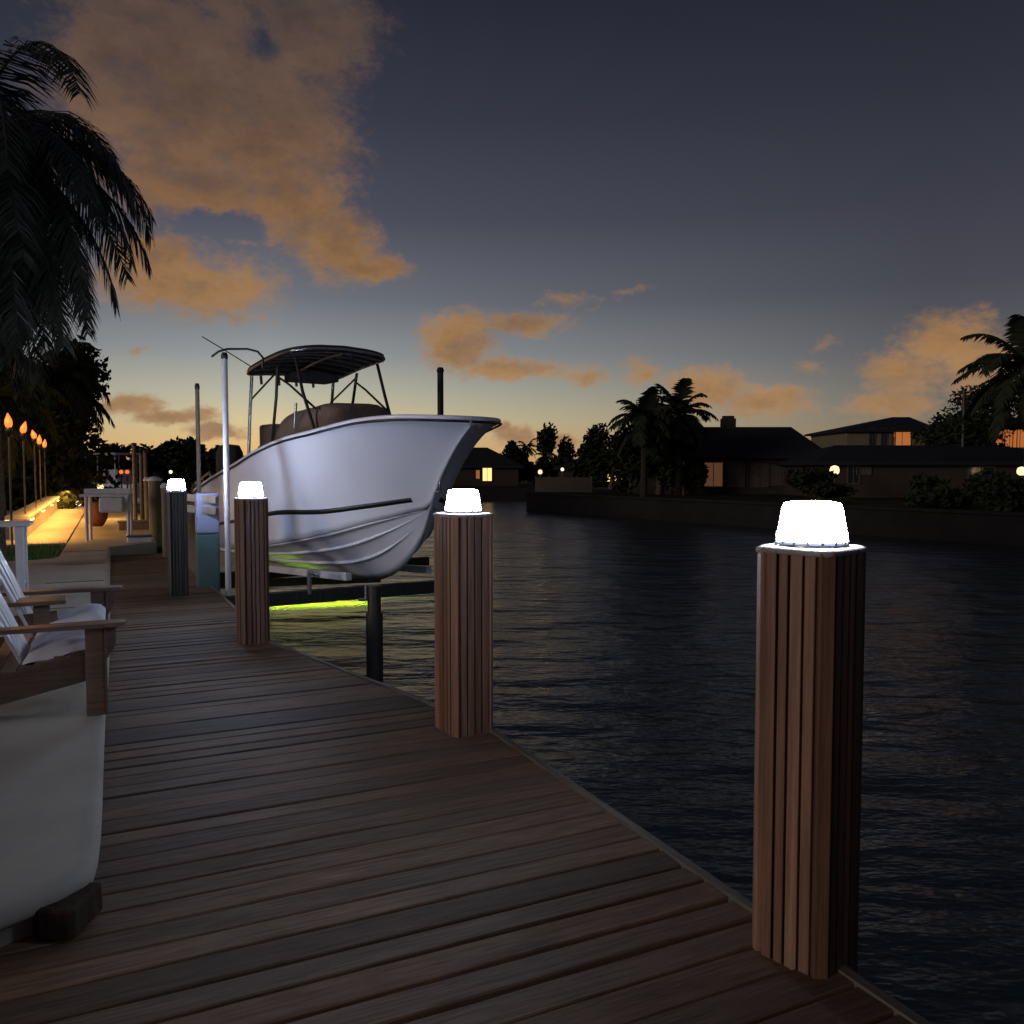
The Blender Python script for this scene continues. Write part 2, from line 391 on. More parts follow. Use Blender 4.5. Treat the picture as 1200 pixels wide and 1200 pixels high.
# ------------------------------------------------------------ boat
BO=Vector((-4.55,15.2,0)); BA=math.atan2(-.79,.61)
boat=empty('centre_console_boat',BO,BA,'white centre console motorboat with black canopy raised on a lift beside the dock','boat')
def lerp_tab(tab,x):
    if x<=tab[0][0]: return tab[0][1]
    for (a,b_) in zip(tab[:-1],tab[1:]):
        if x<=b_[0]:
            t=(x-a[0])/(b_[0]-a[0]); return a[1]+(b_[1]-a[1])*t
    return tab[-1][1]
def cat(tab,x):  # smooth (catmull-rom) table lookup
    n=len(tab)
    if x<=tab[0][0]: return tab[0][1]
    if x>=tab[-1][0]: return tab[-1][1]
    for i in range(n-1):
        if x<=tab[i+1][0]:
            x0,y0=tab[i]; x1,y1=tab[i+1]; h=x1-x0; t=(x-x0)/h
            m0=(y1-(tab[i-1][1] if i>0 else y0))/(x1-(tab[i-1][0] if i>0 else x0-0.0001 if False else x0) ) if i>0 else (y1-y0)/h
            m1=((tab[i+2][1])-y0)/(tab[i+2][0]-x0) if i+2<n else (y1-y0)/h
            return (2*t**3-3*t*t+1)*y0+(t**3-2*t*t+t)*h*m0+(-2*t**3+3*t*t)*y1+(t**3-t*t)*h*m1
LB=6.65; CE=5.76
T_sheerz=[(0,1.13),(.5,1.24),(1,1.34),(2.3,1.57),(3,1.72),(4,1.88),(5,1.98),(5.7,2.07),(6.2,2.10),(6.65,2.09)]
T_sheerb=[(0,1.14),(2,1.24),(4,1.25),(5,1.17),(5.5,1.07),(5.9,.93),(6.2,.77),(6.4,.61),(6.52,.46),(6.6,.31),(6.64,.16),(6.65,0.0)]
T_keel=[(0,-.14),(2,-.11),(4,-.08),(4.5,-.02),(5,.15),(5.35,.40),(5.6,.68),(5.76,1.0),(6.04,1.42),(6.35,1.76),(6.65,2.0)]
T_chz=[(0,.22),(1.5,.28),(3,.42),(4.5,.66),(5.3,.86),(5.76,1.0)]
T_chb=[(0,1.02),(3,1.02),(4.2,.88),(5,.63),(5.5,.30),(5.76,.02)]
def section(s,side,nb=8,ns=16):
    kz=cat(T_keel,s); sz=cat(T_sheerz,s); sb=max(cat(T_sheerb,s),0)
    if s<CE: cz=cat(T_chz,s); cb=max(cat(T_chb,s),.0)
    else: cz=kz+.0; cb=0.0
    if cz<kz: cz=kz
    pts=[]
    for i in range(nb+1):
        t=i/nb; yy=cb*t; zz=kz+(cz-kz)*(t**.92)
        pts.append((yy,zz))
    # chine flat
    fl=.045*min(1,max(0,(CE-s)/1.2))
    pts.append((cb+fl,cz-.008*(fl>0)))
    fp=1.05+.32*max(0,min(1,(s-3.6)/2.2))
    for i in range(1,ns+1):
        t=i/ns
        f=t**fp
        k_=max(0,min(1,(5.6-s)/1.2))*.1; f=f*(1-k_)+k_*(t**.5)
        yy=cb+fl+(sb-cb-fl)*f; zz=cz+(sz-cz)*t; pts.append((max(yy,0),zz))
    return [Vector((s,side*y,z)) for (y,z) in pts]
SS=[0,.5,1,1.5,2,2.5,3,3.4,3.8,4.2,4.5,4.8,5.0,5.2,5.35,5.5,5.6,5.68,5.74,5.8,5.88,5.96,6.04,6.12,6.2,6.28,6.35,6.41,6.46,6.51,6.55,6.58,6.605,6.62,6.633,6.643,6.65]
b=MB()
for side in (-1,1): b.grid([section(s,side) for s in SS],.5,True)
s0=section(0,-1); s1=section(0,1); b.add(s0+list(reversed(s1)),[tuple(range(2*len(s0)))])
hull=b.build('hull',M['gel'],boat)
ms=hull.modifiers.new('weld','WELD'); ms.merge_threshold=.002
def secpt(s,side,t):
    kz=cat(T_keel,s); sz=cat(T_sheerz,s); sb=max(cat(T_sheerb,s),0)
    cz=cat(T_chz,s) if s<CE else kz; cb=max(cat(T_chb,s),.0) if s<CE else 0
    cz=max(cz,kz); fl=.045*min(1,max(0,(CE-s)/1.2))
    if t<0:
        t+=1; return Vector((s,side*cb*t,kz+(cz-kz)*(t**.92)))
    fp=1.05+.32*max(0,min(1,(s-3.6)/2.2)); k=max(0,min(1,(5.6-s)/1.2))*.1; f=(t**fp)*(1-k)+k*(t**.5)
    return Vector((s,side*(cb+fl+(sb-cb-fl)*f),cz+(sz-cz)*t))
def surf(s,side,t,off=.0):
    p=secpt(s,side,t); h=.01
    lo,hi=(t-h,t+h) if (t-h)*(t+h)>0 else ((t,t+h) if t>=0 else (t-h,t))
    a=secpt(s,side,max(lo,-1)); c=secpt(s,side,min(hi,1)); d=c-a
    n=Vector((0,d.z*side,-d.y*side))
    n=n.normalized() if n.length>1e-6 else Vector((0,side,0))
    if n.y*side<0: n=-n
    return p+n*off
def linspace(a,b_,n): return [a+(b_-a)*i/(n-1) for i in range(n)]
# black boot stripe, strakes, rub rail
for side in (-1,1):
    rows=[[],[],[],[]]
    for s in linspace(.02,5.66,60):
        sec=section(s,side,8,80); 
        t0=cat([(0,.31),(3.4,.29),(4.5,.20),(5.3,.14),(5.82,.10)],s); th=.040+.010*s/5.6
        for j,(dt,of) in enumerate(((0,.001),(0,.009),(th,.009),(th,.001))):
            rows[j].append(surf(s,side,t0+dt,of))
    q=MB(); q.grid(rows,.5,True); q.build('stripe',M['black'],boat)
    for (t0,s_end) in ((-.02,5.74),(-.30,5.68),(-.60,5.5)):
        q=MB(); pts=[surf(s,side,t0-.0*s,.006) for s in linspace(.1 if t0>-.5 else 1.2,s_end,46)]
        q.tube(pts,[.024]*40+[.020,.017,.013,.009,.005,.002],n=6); q.build('strake',M['gel'],boat)
    q=MB(); pts=[Vector((s,side*(max(cat(T_sheerb,s),0)+.012),cat(T_sheerz,s)-.032)) for s in [x for x in SS]]
    q.tube(pts,.016,n=8); q.build('rub_rail',M['darkmetal'],boat)
    q=MB(); pts=[Vector((s,side*max(cat(T_sheerb,s)-.02,0),cat(T_sheerz,s)+.005)) for s in SS]; q.tube(pts,.028,n=8); q.build('gunwale_cap',M['gel'],boat)
# coaming deck (gunwale top inside) + cockpit sole + foredeck
q=MB()
dep=lambda s: .6 if s<3.8 else max(.03,.6-(s-3.8)*.36)
for side in (-1,1):
    q.grid([[Vector((s,side*max(cat(T_sheerb,s)-.02,0),cat(T_sheerz,s)+.012)) for s in SS],[Vector((s,side*max(cat(T_sheerb,s)-.26,0),cat(T_sheerz,s)+.005)) for s in SS],[Vector((s,side*max(cat(T_sheerb,s)-.28,0),cat(T_sheerz,s)-dep(s))) for s in SS]])
q.grid([[Vector((s,side*max(cat(T_sheerb,s)-.275,0),cat(T_sheerz,s)-dep(s)+.01)) for s in SS] for side in (-1,1)])
q.box((.03,0,1.0),(.06,2.1,.3)); q.build('inner_liner',M['gel'],boat)
# covered console (rounded, draped canvas)
def drape(name,x0,x1,hw,zt0,zt1,zb0,zb1,mat,nz=.02,front=.35):
    rows=[]
    nx=18; ny=15
    for i in range(nx+1):
        x=x0+(x1-x0)*i/nx; e=min(i/nx,1-i/nx)
        row=[]
        for j in range(ny+1):
            a=math.pi*j/ny; 
            ex=.24 if 0<j<ny else 1
            cy=-math.cos(a); sy=math.sin(a)
            y=hw*math.copysign(abs(cy)**.45,cy); z=abs(sy)**.35 if 0<j<ny else 0
            f=min(1,(1-abs(2*i/nx-1)**5))
            shrink=.70+.30*f**.5
            zb=zb0+(zb1-zb0)*i/nx; zt=zt0+(zt1-zt0)*i/nx
            zz=zb+(zt-zb)*z*(.62+.38*f**.5)
            n_=noise.noise(Vector((x*3,y*3,zz*3)))*nz
            row.append(Vector((x+n_,y*shrink+n_,zz+n_)))
        rows.append(row)
    b=MB(); b.grid(rows,.5,True)
    for r in (rows[0],rows[-1]): b.add(r,[tuple(range(len(r)))])
    return b.build(name,mat,boat)
drape('console_cover',1.9,4.15,.60,2.36,2.50,1.1,1.5,M['cover'])
q=MB(); q.box((1.55,0,1.75),(.55,.95,.95),tone=.5); q.build('leaning_post',M['cover'],boat,.05)
# canopy (T-top)
TC=(2.42,0); hl=1.02; hw=.80
def canz(x,y): return 3.01+.095*(x-1.4)+.08*(1-((y/hw)**2))+.05*(1-(((x-TC[0])/hl)**2))
def outline(n=64,sc=1.0):
    pts=[]
    for k in range(n):
        t=2*math.pi*k/n; c=math.cos(t); s=math.sin(t); x=TC[0]+sc*hl*math.copysign(abs(c)**.33,c); y=sc*hw*math.copysign(abs(s)**.33,s); pts.append((x,y))
    return pts
q=MB()
rt=[[Vector((TC[0]+(x-TC[0])*k/8,y*k/8,canz(TC[0]+(x-TC[0])*k/8,y*k/8)+.02)) for (x,y) in outline()+outline()[:1]] for k in range(0,9)]
rb=[[v-Vector((0,0,.055)) for v in r] for r in rt]
q.grid(rt); q.grid(rb); q.grid([rt[-1],rb[-1]]); q.build('canopy',M['canvas'],boat)
q=MB(); q.tube([Vector((x,y,canz(x,y)-.03)) for (x,y) in outline()]+[Vector((outline()[0][0],0,canz(*outline()[0])-.03))],.022,n=8); q.build('canopy_rim',M['metal'],boat)
for k in range(7):
    x=TC[0]-hl*.82+k*hl*1.64/6
    q=MB(); q.tube([Vector((x,y,canz(x,y)-.065)) for y in linspace(-hw*.93,hw*.93,9)],.014,n=6); q.build('canopy_rib',M['metal'],boat)
q=MB(); q.tube([Vector((x,0,canz(x,0)-.085)) for x in linspace(TC[0]-hl*.9,TC[0]+hl*.9,9)],.022,n=6); q.build('canopy_spine',M['metal'],boat)
q=MB(); q.box((2.3,0,2.93),(.5,.7,.13)); q.build('radio_box',M['canvas'],boat,.02)
for k in range(4):
    q=MB(); y=-.45+k*.3; q.tube([(1.38,y,2.88),(1.33,y,3.16)],.024,n=8); q.build('rod_holder',M['metal'],boat)
def frame(name,pts,r=.024,mat='darkmetal'):
    q=MB(); q.tube(pts,r,n=8); return q.build(name,M[mat],boat)
for side in (-1,1):
    y=side
    frame('frame_leg',[(3.22,y*.66,3.10),(3.45,y*.66,2.6),(3.95,y*.62,1.75)])
    frame('frame_leg',[(1.62,y*.70,2.98),(1.50,y*.70,2.3),(1.38,y*.70,1.2)],.027,'metal')
    frame('frame_leg',[(2.55,y*.66,3.03),(2.45,y*.64,2.6),(2.1,y*.60,1.7)])
    frame('frame_brace',[(2.6,y*.64,2.86),(2.9,y*.62,2.74),(3.7,y*.58,2.35)],.017)
    frame('frame_brace',[(1.55,y*.68,2.62),(2.5,y*.66,2.95)],.015)
    frame('grab_rail',[(3.1,y*.64,2.1),(3.22,y*.66,2.45)],.02,'metal')
frame('antenna',[(1.75,-.75,3.1),(1.1,-.95,3.42),(.55,-1.12,3.68)],.009)
q=MB(); q.lathe([(.05,3.16),(.06,3.2),(.05,3.27),(.02,3.29)],c=(3.15,.25,.0),n=14); q.build('mast_light',M['canvas'],boat)
# bow rail eye + cleat
q=MB(); q.tube([(5.82,0,1.22),(5.98,0,1.22),(6.0,0,1.36)],.012,n=6); q.build('bow_eye',M['metal'],boat)
# aft quarter grab rail that catches the lamp
q=MB(); q.tube([(.1,-1.12,1.15),(.1,-1.14,1.26),(1.0,-1.18,1.46),(1.0,-1.16,1.36)],.018,n=8); q.tube([(.55,-1.13,1.25),(.55,-1.16,1.36)],.015,n=8); q.build('stern_rail',M['metal'],boat)
# outboard motors at the stern
for y in (-.36,.36):
    q=MB(); rows=[]
    prof=[(.02,1.95),(.2,1.93),(.27,1.8),(.28,1.5),(.2,1.3),(.1,1.2),(.09,.45),(.13,.35),(.05,.25)]
    q2=[]
    for (r,z) in prof:
        q2.append([Vector((-.42+r*1.25*math.cos(t),y+r*.8*math.sin(t),z)) for t in linspace(0,2*math.pi,17)])
    q.grid(q2); q.build('outboard_motor',M['canvas'],boat)

# ------------------------------------------------------------ boat lift
lift=empty('boat_lift',(0,0,0),0,'dark boat lift cradle of beams and posts carrying the white boat','boat lift')
b=MB(); A0=Vector((-3.72,10.45,-.17)); A1=Vector((-.63,12.31,-.17)); b.beam(A0,A1,.14,.17); b.build('cradle_beam',M['darkpile'],lift,.005)
b=MB(); B0=Vector((-5.6,13.9,-.34)); B1=Vector((-1.7,17.0,-.34)); b.beam(B0,B1,.14,.17); b.build('cradle_beam',M['darkpile'],lift,.005)
h=Vector((.61,-.79,0)); pn=Vector((.79,.61,0))
for sd in (-1,1):
    b=MB(); c=BO+pn*(.62*sd); b.beam(c+h*.7+Vector((0,0,-.12)),c+h*4.75+Vector((0,0,.09)),.09,.1,upv=(0,0,1)); b.build('bunk_board',M['white'],lift,.01)
# cranked guide bracket under hull
g=at(362,672,10.9)
b=MB(); b.tube([g+Vector((.0,0,.02)),g+Vector((.005,0,-.27))],.028); b.tube([g+Vector((-.02,0,.02)),g+Vector((.13,.05,-.03))],.03); b.build('bracket',M['metal'],lift)
LP=[(at(439,760,9.75),.155,'dark short lift post standing in the water under the bow')]
p=LP[0][0]; px_=Vector((p.x,p.y,0))
e=empty('lift_post',px_,0,LP[0][2],'post'); b=MB()
b.tube([(0,0,WZ-.5),(0,0,-.16)],.098,n=16); b.build('base_sleeve',M['darkpile'],e)
b=MB(); b.tube([(0,0,-.16),(0,0,.16)],.078,n=16); b.build('shaft',M['darkpile'],e)
b=MB(); b.tube([(-.085,-.05,.0),(-.085,-.05,.16)],.02,n=8); b.box((-.12,-.05,.0),(.1,.04,.03)); b.build('hook',M['metal'],e)
def tallpole(px,ytop,ybot,Y,r,mat,label,name='guide_pole',zb=None,cat_='pole'):
    a=at(px,ytop,Y); q=at(px,ybot,Y); e=empty(name,(a.x,a.y,0),0,label,cat_)
    b=MB(); b.tube([(0,0,zb if zb is not None else q.z),(0,0,a.z)],r,n=14); b.build('shaft',M[mat],e)
    b=MB(); b.lathe([(r*1.12,a.z-.06),(r*1.2,a.z-.02),(r*.8,a.z+.02)],n=14); b.build('end_cap',M['darkmetal'],e)
    return e,a
e,a=tallpole(263,415,682,10.6,.036,'pole','tall white guide pole with a bent thin rod at its top, left of the hull',zb=-.10)
b=MB(); pts=[at(248,418,10.6),at(256,412,10.6),at(266,409,10.6),at(290,409,10.7),at(302,412,10.7),at(308,419,10.7),at(308,432,10.7)]
b.tube([p-Vector((e.location.x,e.location.y,0)) for p in pts],.014,n=8); b.build('bent_rod',M['darkmetal'],e)
tallpole(231,451,690,11.6,.028,'oldpile','thin brown pole left of the white guide pole beside the stern',zb=-1.3)
tallpole(516,432,640,14.2,.052,'darkpile','thin dark pole sticking up behind the boat bow',zb=-1.4)
# underwater / under-beam light
q0=Vector((-6.0,16.1,WZ+.40)); q1=Vector((-2.7,17.1,WZ+.40))
e=empty('water_light',(0,0,0),0,'yellow green light bar low over the water under the lift, its glow lighting the water','water light')
b=MB(); b.beam(q0,q1,.35,.02); b.build('light_panel',M['green'],e)
b=MB(); b.beam(q0+Vector((-.1,-.03,.035)),q1+Vector((.1,.03,.035)),.54,.04)
dd=(q1-q0).normalized(); nn=Vector((-dd.y,dd.x,0))
b.beam(q0+nn*.25-Vector((0,0,.03)),q1+nn*.25-Vector((0,0,.03)),.02,.16); b.beam(q0-nn*.25-Vector((0,0,.03)),q1-nn*.25-Vector((0,0,.03)),.02,.16)
b.build('housing',M['darkmetal'],e)
# teal wrapped pile / board box beside stern
c=at(246,690,10.9)
e=empty('wrapped_pile',(c.x-.02,c.y,0),UA,'wide square pile wrapped teal below and pale blue above, next to the white guide pole','pile')
b=MB(); b.box((0,0,-.2),(.27,.27,1.75)); b.build('lower_wrap',M['teal'],e,.02)
b=MB(); b.box((0,0,.94),(.275,.275,.52)); b.build('upper_wrap',M['bluevinyl'],e,.02)
b=MB(); 
for k in range(2): b.beam(at(212,582+k*13,10.9)-Vector((c.x-.02,c.y,0)),at(254,586+k*13,10.7)-Vector((c.x-.02,c.y,0)),.05,.09,random.random())
q=b.build('cross_board',M['oldpile'],e); q.rotation_euler=(0,0,-UA)
# ------------------------------------------------------------ double garden bench (two seats, shared console)
def bench():
    z=SL; e=empty('double_adirondack_bench',uv(-.05,5.1,z),UA,'brown double adirondack bench with white cushions and white slatted back, at the left edge','bench')
    # local x = facing (u), y = along v ; origin at near front leg
    W=1.53; armz=.485
    def leg(y): b=MB(); b.box((-.047,y,armz/2),(.095,.030,armz),tone=random.random()); b.box((.006,y,armz/2),(.012,.07,armz-.02),tone=.3); return b.build('leg',M['bench'],e,.004)
    for y in (0,W): leg(y)
    b=MB(); b.box((-.36,W/2+.18,armz/2),(.09,.05,armz)); b.build('leg',M['bench'],e,.004)
    # armrests: tapered boards, flared front with rounded tip
    for (y,sgn,dx) in ((0,-1,0),(W,1,0)):
        b=MB(); poly=[(.10,y-.055),(.115,y),(.10,y+.06),(.0,y+.078),(-.40,y+.05),(-.80,y+.04),(-.80,y-.04),(-.40,y-.06),(.0,y-.072)]
        b.prism(poly,armz,armz+.024,random.random()); b.build('armrest',M['bench'],e,.004)
        b=MB(); b.add([(-.0,y-.015,armz),(.06,y-.015,armz),(.055,y-.015,armz-.10),(.0,y-.015,armz-.2),(-.0,y+.015,armz),(.06,y+.015,armz),(.055,y+.015,armz-.10),(.0,y+.015,armz-.2)],[(0,1,2,3),(7,6,5,4),(0,4,5,1),(1,5,6,2),(2,6,7,3),(3,7,4,0)]); b.build('arm_bracket',M['bench'],e)
    b=MB(); b.prism([(-.22,W/2+.1),(-.22,W/2+.36),(-.62,W/2+.34),(-.62,W/2+.12)],armz+.01,armz+.034,.7); b.build('console_top',M['bench'],e,.004)
    b=MB(); b.beam((-.27,W/2+.18,.40),(-.8,W/2+.18,.36),.03,.10); b.build('console_rail',M['bench'],e)
    # side stringers sloping to the back
    for y in (.035,W/2+.02,W-.035):
        b=MB(); b.add([(-.03,y-.014,.36),(-.03,y-.014,.20),(-.98,y-.014,-.0),(-.98,y-.014,.13),(-.03,y+.014,.36),(-.03,y+.014,.20),(-.98,y+.014,-.0),(-.98,y+.014,.13)],[(0,1,2,3),(7,6,5,4),(0,4,5,1),(1,5,6,2),(2,6,7,3),(3,7,4,0)],random.random()); b.build('stringer',M['bench'],e,.003)
    # seat slats
    b=MB()
    for k in range(7):
        x=-.05-k*.082; zz=.352-k*.017; b.box((x,W/2,zz),(.068,W-.1,.02),tone=random.random())
    b.build('seat_slats',M['bench'],e,.003)
    # back slats, fanned and white
    for (y0,n) in ((.18,5),(W-.56,5)):
        for k in range(n):
            y=y0+k*.092; f=(k-(n-1)/2)*.035; hh=.62+.05*math.cos((k-(n-1)/2)*.8)
            q=MB(); q.beam((-.40,y,.27),(-.40-.27,y+f,.27+hh),.078,.018,tone=.5,upv=(1,0,.4)); q.build('back_slat',M['white'],e,.004)
    b=MB(); b.box((-.58,W/2,.62),(.03,W-.1,.06)); b.build('back_rail',M['bench'],e,.003)
    # cushions
    for (y0,y1) in ((.07,W/2-.02),(W/2+.06,W-.07)):
        rows=[]
        for i in range(15):
            x=.0-.40*i/14; row=[]
            for j in range(15):
                y=y0+(y1-y0)*j/14; ed=(1-abs(2*i/14-1)**4)*(1-abs(2*j/14-1)**4); 
                zz=.372-(-x)*.2+.075*max(ed,0)**.5+noise.noise(Vector((x*9,y*9,3)))*.014
                row.append(Vector((x,y,zz)))
            rows.append(row)
        b=MB(); b.grid(rows); b.grid([[Vector((p.x,p.y,.362-(-p.x)*.2)) for p in r] for r in rows]); c=b.build('cushion',M['cushion'],e)
bench()
# round dark stump under terrace corner
c=gnd(80,1095,0)
e=empty('timber_stub',(c.x-.02,c.y+.05,0),0,'dark squat timber stub under the terrace corner at the bottom left','timber stub')
b=MB(); b.box((0,0,.055),(.13,.2,.10),taper=.96); b.build('stub',M['stubwood'],e,.012)

# white side table with slanted top beyond the bench
c=at(8,655,8.4)
e=empty('white_side_table',(c.x,c.y,SL),UA,'white wooden side table just past the bench at the left edge','table')
b=MB(); b.box((-.05,0,.80),(.55,.5,.035)); b.build('tabletop',M['white'],e,.005)
for sx in (-.25,.13):
    for sy in (-.19,.19): b=MB(); b.box((sx,sy,.39),(.07,.07,.78)); b.build('leg',M['white'],e,.004)
b=MB(); b.box((-.05,0,.20),(.4,.36,.02)); b.build('shelf',M['white'],e)

# ------------------------------------------------------------ garden wall with amber strip lights, patio
wa=gnd(20,632,SL); wb=gnd(66,594,SL)
e=empty('garden_wall',(0,0,0),0,'low garden wall with a pale lit coping along the left patio','wall')
d=(wb-wa).normalized(); n=Vector((d.y,-d.x,0))
b=MB(); b.beam(wa+Vector((0,0,.17)),wb+Vector((0,0,.17)),.25,.4); b.build('wall',M['concrete'],e,.01)
b=MB(); b.beam(wa+Vector((0,0,.41)),wb+Vector((0,0,.41)),.42,.07); b.build('coping',M['concrete'],e,.01)
for k,t in enumerate((.06,.3,.54,.78,.97)):
    p=wa.lerp(wb,t)+n*.20+Vector((0,0,.34))
    q=empty('wall_light',p,math.atan2(d.y,d.x),'%s small amber light under the lit garden wall coping'%['nearest','second nearest','middle','second farthest','farthest'][k],'wall light','amber wall lights')
    b=MB(); b.box((0,.0,.0),(.5,.04,.03)); b.build('diffuser',M['strip'],q)
    b=MB(); b.box((0,.02,.022),(.54,.09,.014)); b.build('housing',M['metal'],q)
    l=bpy.data.lights.new('amber',type='AREA'); l.shape='RECTANGLE'; l.size=3.6; l.size_y=.2; l.energy=62; l.color=(1,.47,.10)
    lo=bpy.data.objects.new('added_patio_light',l); col.objects.link(lo); lo.location=p+n*.16+Vector((0,0,.26)); lo.rotation_euler=(Vector((n.x*.1,n.y*.1,-.8))).to_track_quat('-Z','Y').to_euler()  # added unseen area light, floating above the coping to brighten wall and patio
    lo.parent=q; lo.matrix_parent_inverse=Matrix.Translation(-p) if False else Matrix.Identity(4)
    bpy.context.view_layer.update(); lo.matrix_parent_inverse=q.matrix_world.inverted()
c=at(10,609,20)
e=empty('bench_light',(c.x-.35,c.y,c.z),0,'bright cream light bar at the left edge beside the garden wall','light bar')
b=MB(); b.box((.2,0,0),(.45,.1,.07)); b.build('diffuser',M['bulbwarm'],e,.01)
b=MB(); b.box((.2,.0,-.28),(.05,.05,.5)); b.build('post',M['metal'],e)

# pot
c=gnd(113,616,SL)
e=empty('terracotta_pot',c,0,'round terracotta pot behind the white cleaning table','pot')
b=MB(); b.lathe([(.15,0),(.24,.16),(.27,.34),(.25,.46),(.22,.50),(.245,.53),(.24,.57),(.20,.57),(.18,.5)],n=28); b.build('bowl',M['terracotta'],e)
b=MB()
for k in range(260):
    a=random.uniform(0,6.28); r=random.uniform(0,.35); zz=.55+random.uniform(0,.6)*(1-r); p=Vector((r*math.cos(a),r*math.sin(a),zz)); q=Vector((random.uniform(-1,1),random.uniform(-1,1),random.uniform(-.3,1)))*.09; s=Vector((-q.y,q.x,0))*.35
    b.add([p-s,p+s,p+q],[(0,1,2)])
tag(b.build('plant',M['leaf'],e,fixn=False),kind='stuff')

# fish cleaning table
c=gnd(133,642,0.0)
e=empty('cleaning_table',(c.x,c.y,SL-.01),UA-.15,'white fish cleaning table with a sink, on slim legs at the dock end','table')
b=MB(); b.box((-.1,0,.86),(.86,.5,.05)); b.build('tabletop',M['white'],e,.01)
b=MB(); b.box((-.1,.26,.93),(.86,.03,.10)); b.build('backsplash',M['white'],e,.005)
b=MB(); b.box((.02,-.12,.68),(.42,.36,.28),tone=.5,taper=1.0); b.build('sink',M['white'],e,.03)
for (x,y) in ((-.42,-.2),(.30,-.2),(-.42,.2),(.30,.2)):
    b=MB(); b.tube([(x,y,0),(x,y,.84)],.03,n=10); b.build('leg',M['white'],e)
b=MB(); b.tube([(.3,.2,.86),(.3,.2,1.05),(.25,.1,1.1),(.22,.04,1.06)],.015,n=8); b.build('tap',M['metal'],e)
# storage box near it
c=gnd(158,645,0)
e=empty('storage_box',(c.x,c.y+.2,.0),UA,'small grey storage box on the deck end right of the cleaning table','box')
b=MB(); b.box((0,0,.12),(.42,.3,.24)); b.build('tub',M['white'],e,.02); b=MB(); b.box((0,0,.255),(.45,.33,.03)); b.build('lid',M['teal'],e,.01)
c=gnd(157,628,0)
e=empty('wooden_step',(c.x,c.y,0),UA,'brown wooden box step lit orange, behind the storage box','step')
b=MB(); b.box((0,0,.15),(.62,.5,.3)); b.build('base',M['oldpile'],e,.01); b=MB(); b.box((0,.1,.32),(.66,.5,.04)); b.build('tread',M['oldpile'],e,.005)
# piles at the dock end
def pile(px,yb,yt,Y,r,mat,label,square=False,nm='timber_pile'):
    a=at(px,yt,Y); e=empty(nm,(a.x,a.y,0),UA,label,'pile','plain piles at the dock end')
    b=MB()
    if square: b.box((0,0,(a.z+WZ-.4)/2),(2*r,2*r,a.z-WZ+.4))
    else: b.tube([(0,0,WZ-.4),(.01,0,0),(0,0,a.z)],[r*1.05,r,r*.95],n=14)
    b.build('trunk',M[mat],e)
    b=MB(); b.lathe([(r*1.12,a.z-.03),(r*1.12,a.z+.01),(r*.5,a.z+.06)],n=14); b.build('cap',M['white'],e)
pile(181,640,562,17.0,.13,'oldpile','thick round pile with pale cap behind the farthest lamp')
pile(193,640,570,14.5,.065,'oldpile','slim brown pile just left of the farthest lamp')
pile(172,640,562,19.5,.07,'oldpile','slim lit pile beside the thick pale capped pile')
tallpole(157,520,600,22,.05,'oldpile','orange lit pole topped by a dark bird shaped finial above the cleaning table',name='mooring_pole',zb=-1.3)
tallpole(165,530,600,21,.045,'oldpile','left one of the two close warm lit poles right of the cleaning table',name='mooring_pole',zb=-1.3)
tallpole(170,528,600,21,.045,'oldpile','right one of the two close warm lit poles right of the cleaning table',name='mooring_pole',zb=-1.3)
l=bpy.data.lights.new('amber dock lamp',type='POINT'); l.energy=90; l.color=(1,.55,.15); l.shadow_soft_size=.06
e=empty('dock_lantern',at(118,575,23)+Vector((0,0,0)),0,'small warm lantern on a short post beyond the cleaning table','lantern')
b=MB(); b.lathe([(.03,0),(.07,.02),(.08,.12),(.05,.17),(.01,.18)],n=12); b.build('globe',M['bulbwarm'],e)
b=MB(); b.tube([(0,0,-.95),(0,0,-.0)],.025,n=8); b.build('post',M['darkmetal'],e)
lo=bpy.data.objects.new('lantern_light',l); col.objects.link(lo); lo.parent=e; lo.location=(.15,-.35,.15)
# far moored boat with lights by the dock end
def small_boat(c,rz,label,L=5,mat='gel'):
    e=empty('moored_boat',c,rz,label,'boat')
    rows=[]
    for i in range(13):
        t=i/12; x=-L/2+L*t; hb=.95*(1-max(0,(t-.45)/.55)**2.2)+.0; row=[]
        for (f,z) in ((0,-.15),(.6,-.05),(.9,.25),(1,.75+.2*t*t)): row.append((x,f*hb,z))
        rows.append([Vector((x,-p[1],p[2])) for p in reversed(row)]+[Vector(p) for p in row[1:]])
    b=MB(); b.grid(rows); b.add(rows[0],[tuple(range(7))]); b.build('hull',M[mat],e)
    b=MB(); b.grid([[r[0]+Vector((0,.0,-.1)) for r in rows],[r[-1]+Vector((0,0,-.1)) for r in rows]]); b.build('deck',M['white'],e)
    b=MB(); b.box((0,0,1.0),(1.1,.8,.7),taper=.85); b.build('console',M['white'],e,.04)
    b=MB(); b.box((0,0,2.0),(1.9,1.5,.07)); b.build('hardtop',M['white'],e,.02)
    for (x,y) in ((-.6,-.5),(.6,-.5),(-.6,.5),(.6,.5)): b=MB(); b.tube([(x,y,.7),(x,y,1.98)],.025,n=6); b.build('post',M['metal'],e)
    b=MB(); b.box((-L/2-.2,0,.9),(.35,.4,.7),taper=.8); b.build('outboard_motor',M['canvas'],e,.04)
    return e
p=at(125,560,34)
e=small_boat((p.x-.5,36,.15),2.6,'white boat on the shore with lamp lit roof left of the poles')

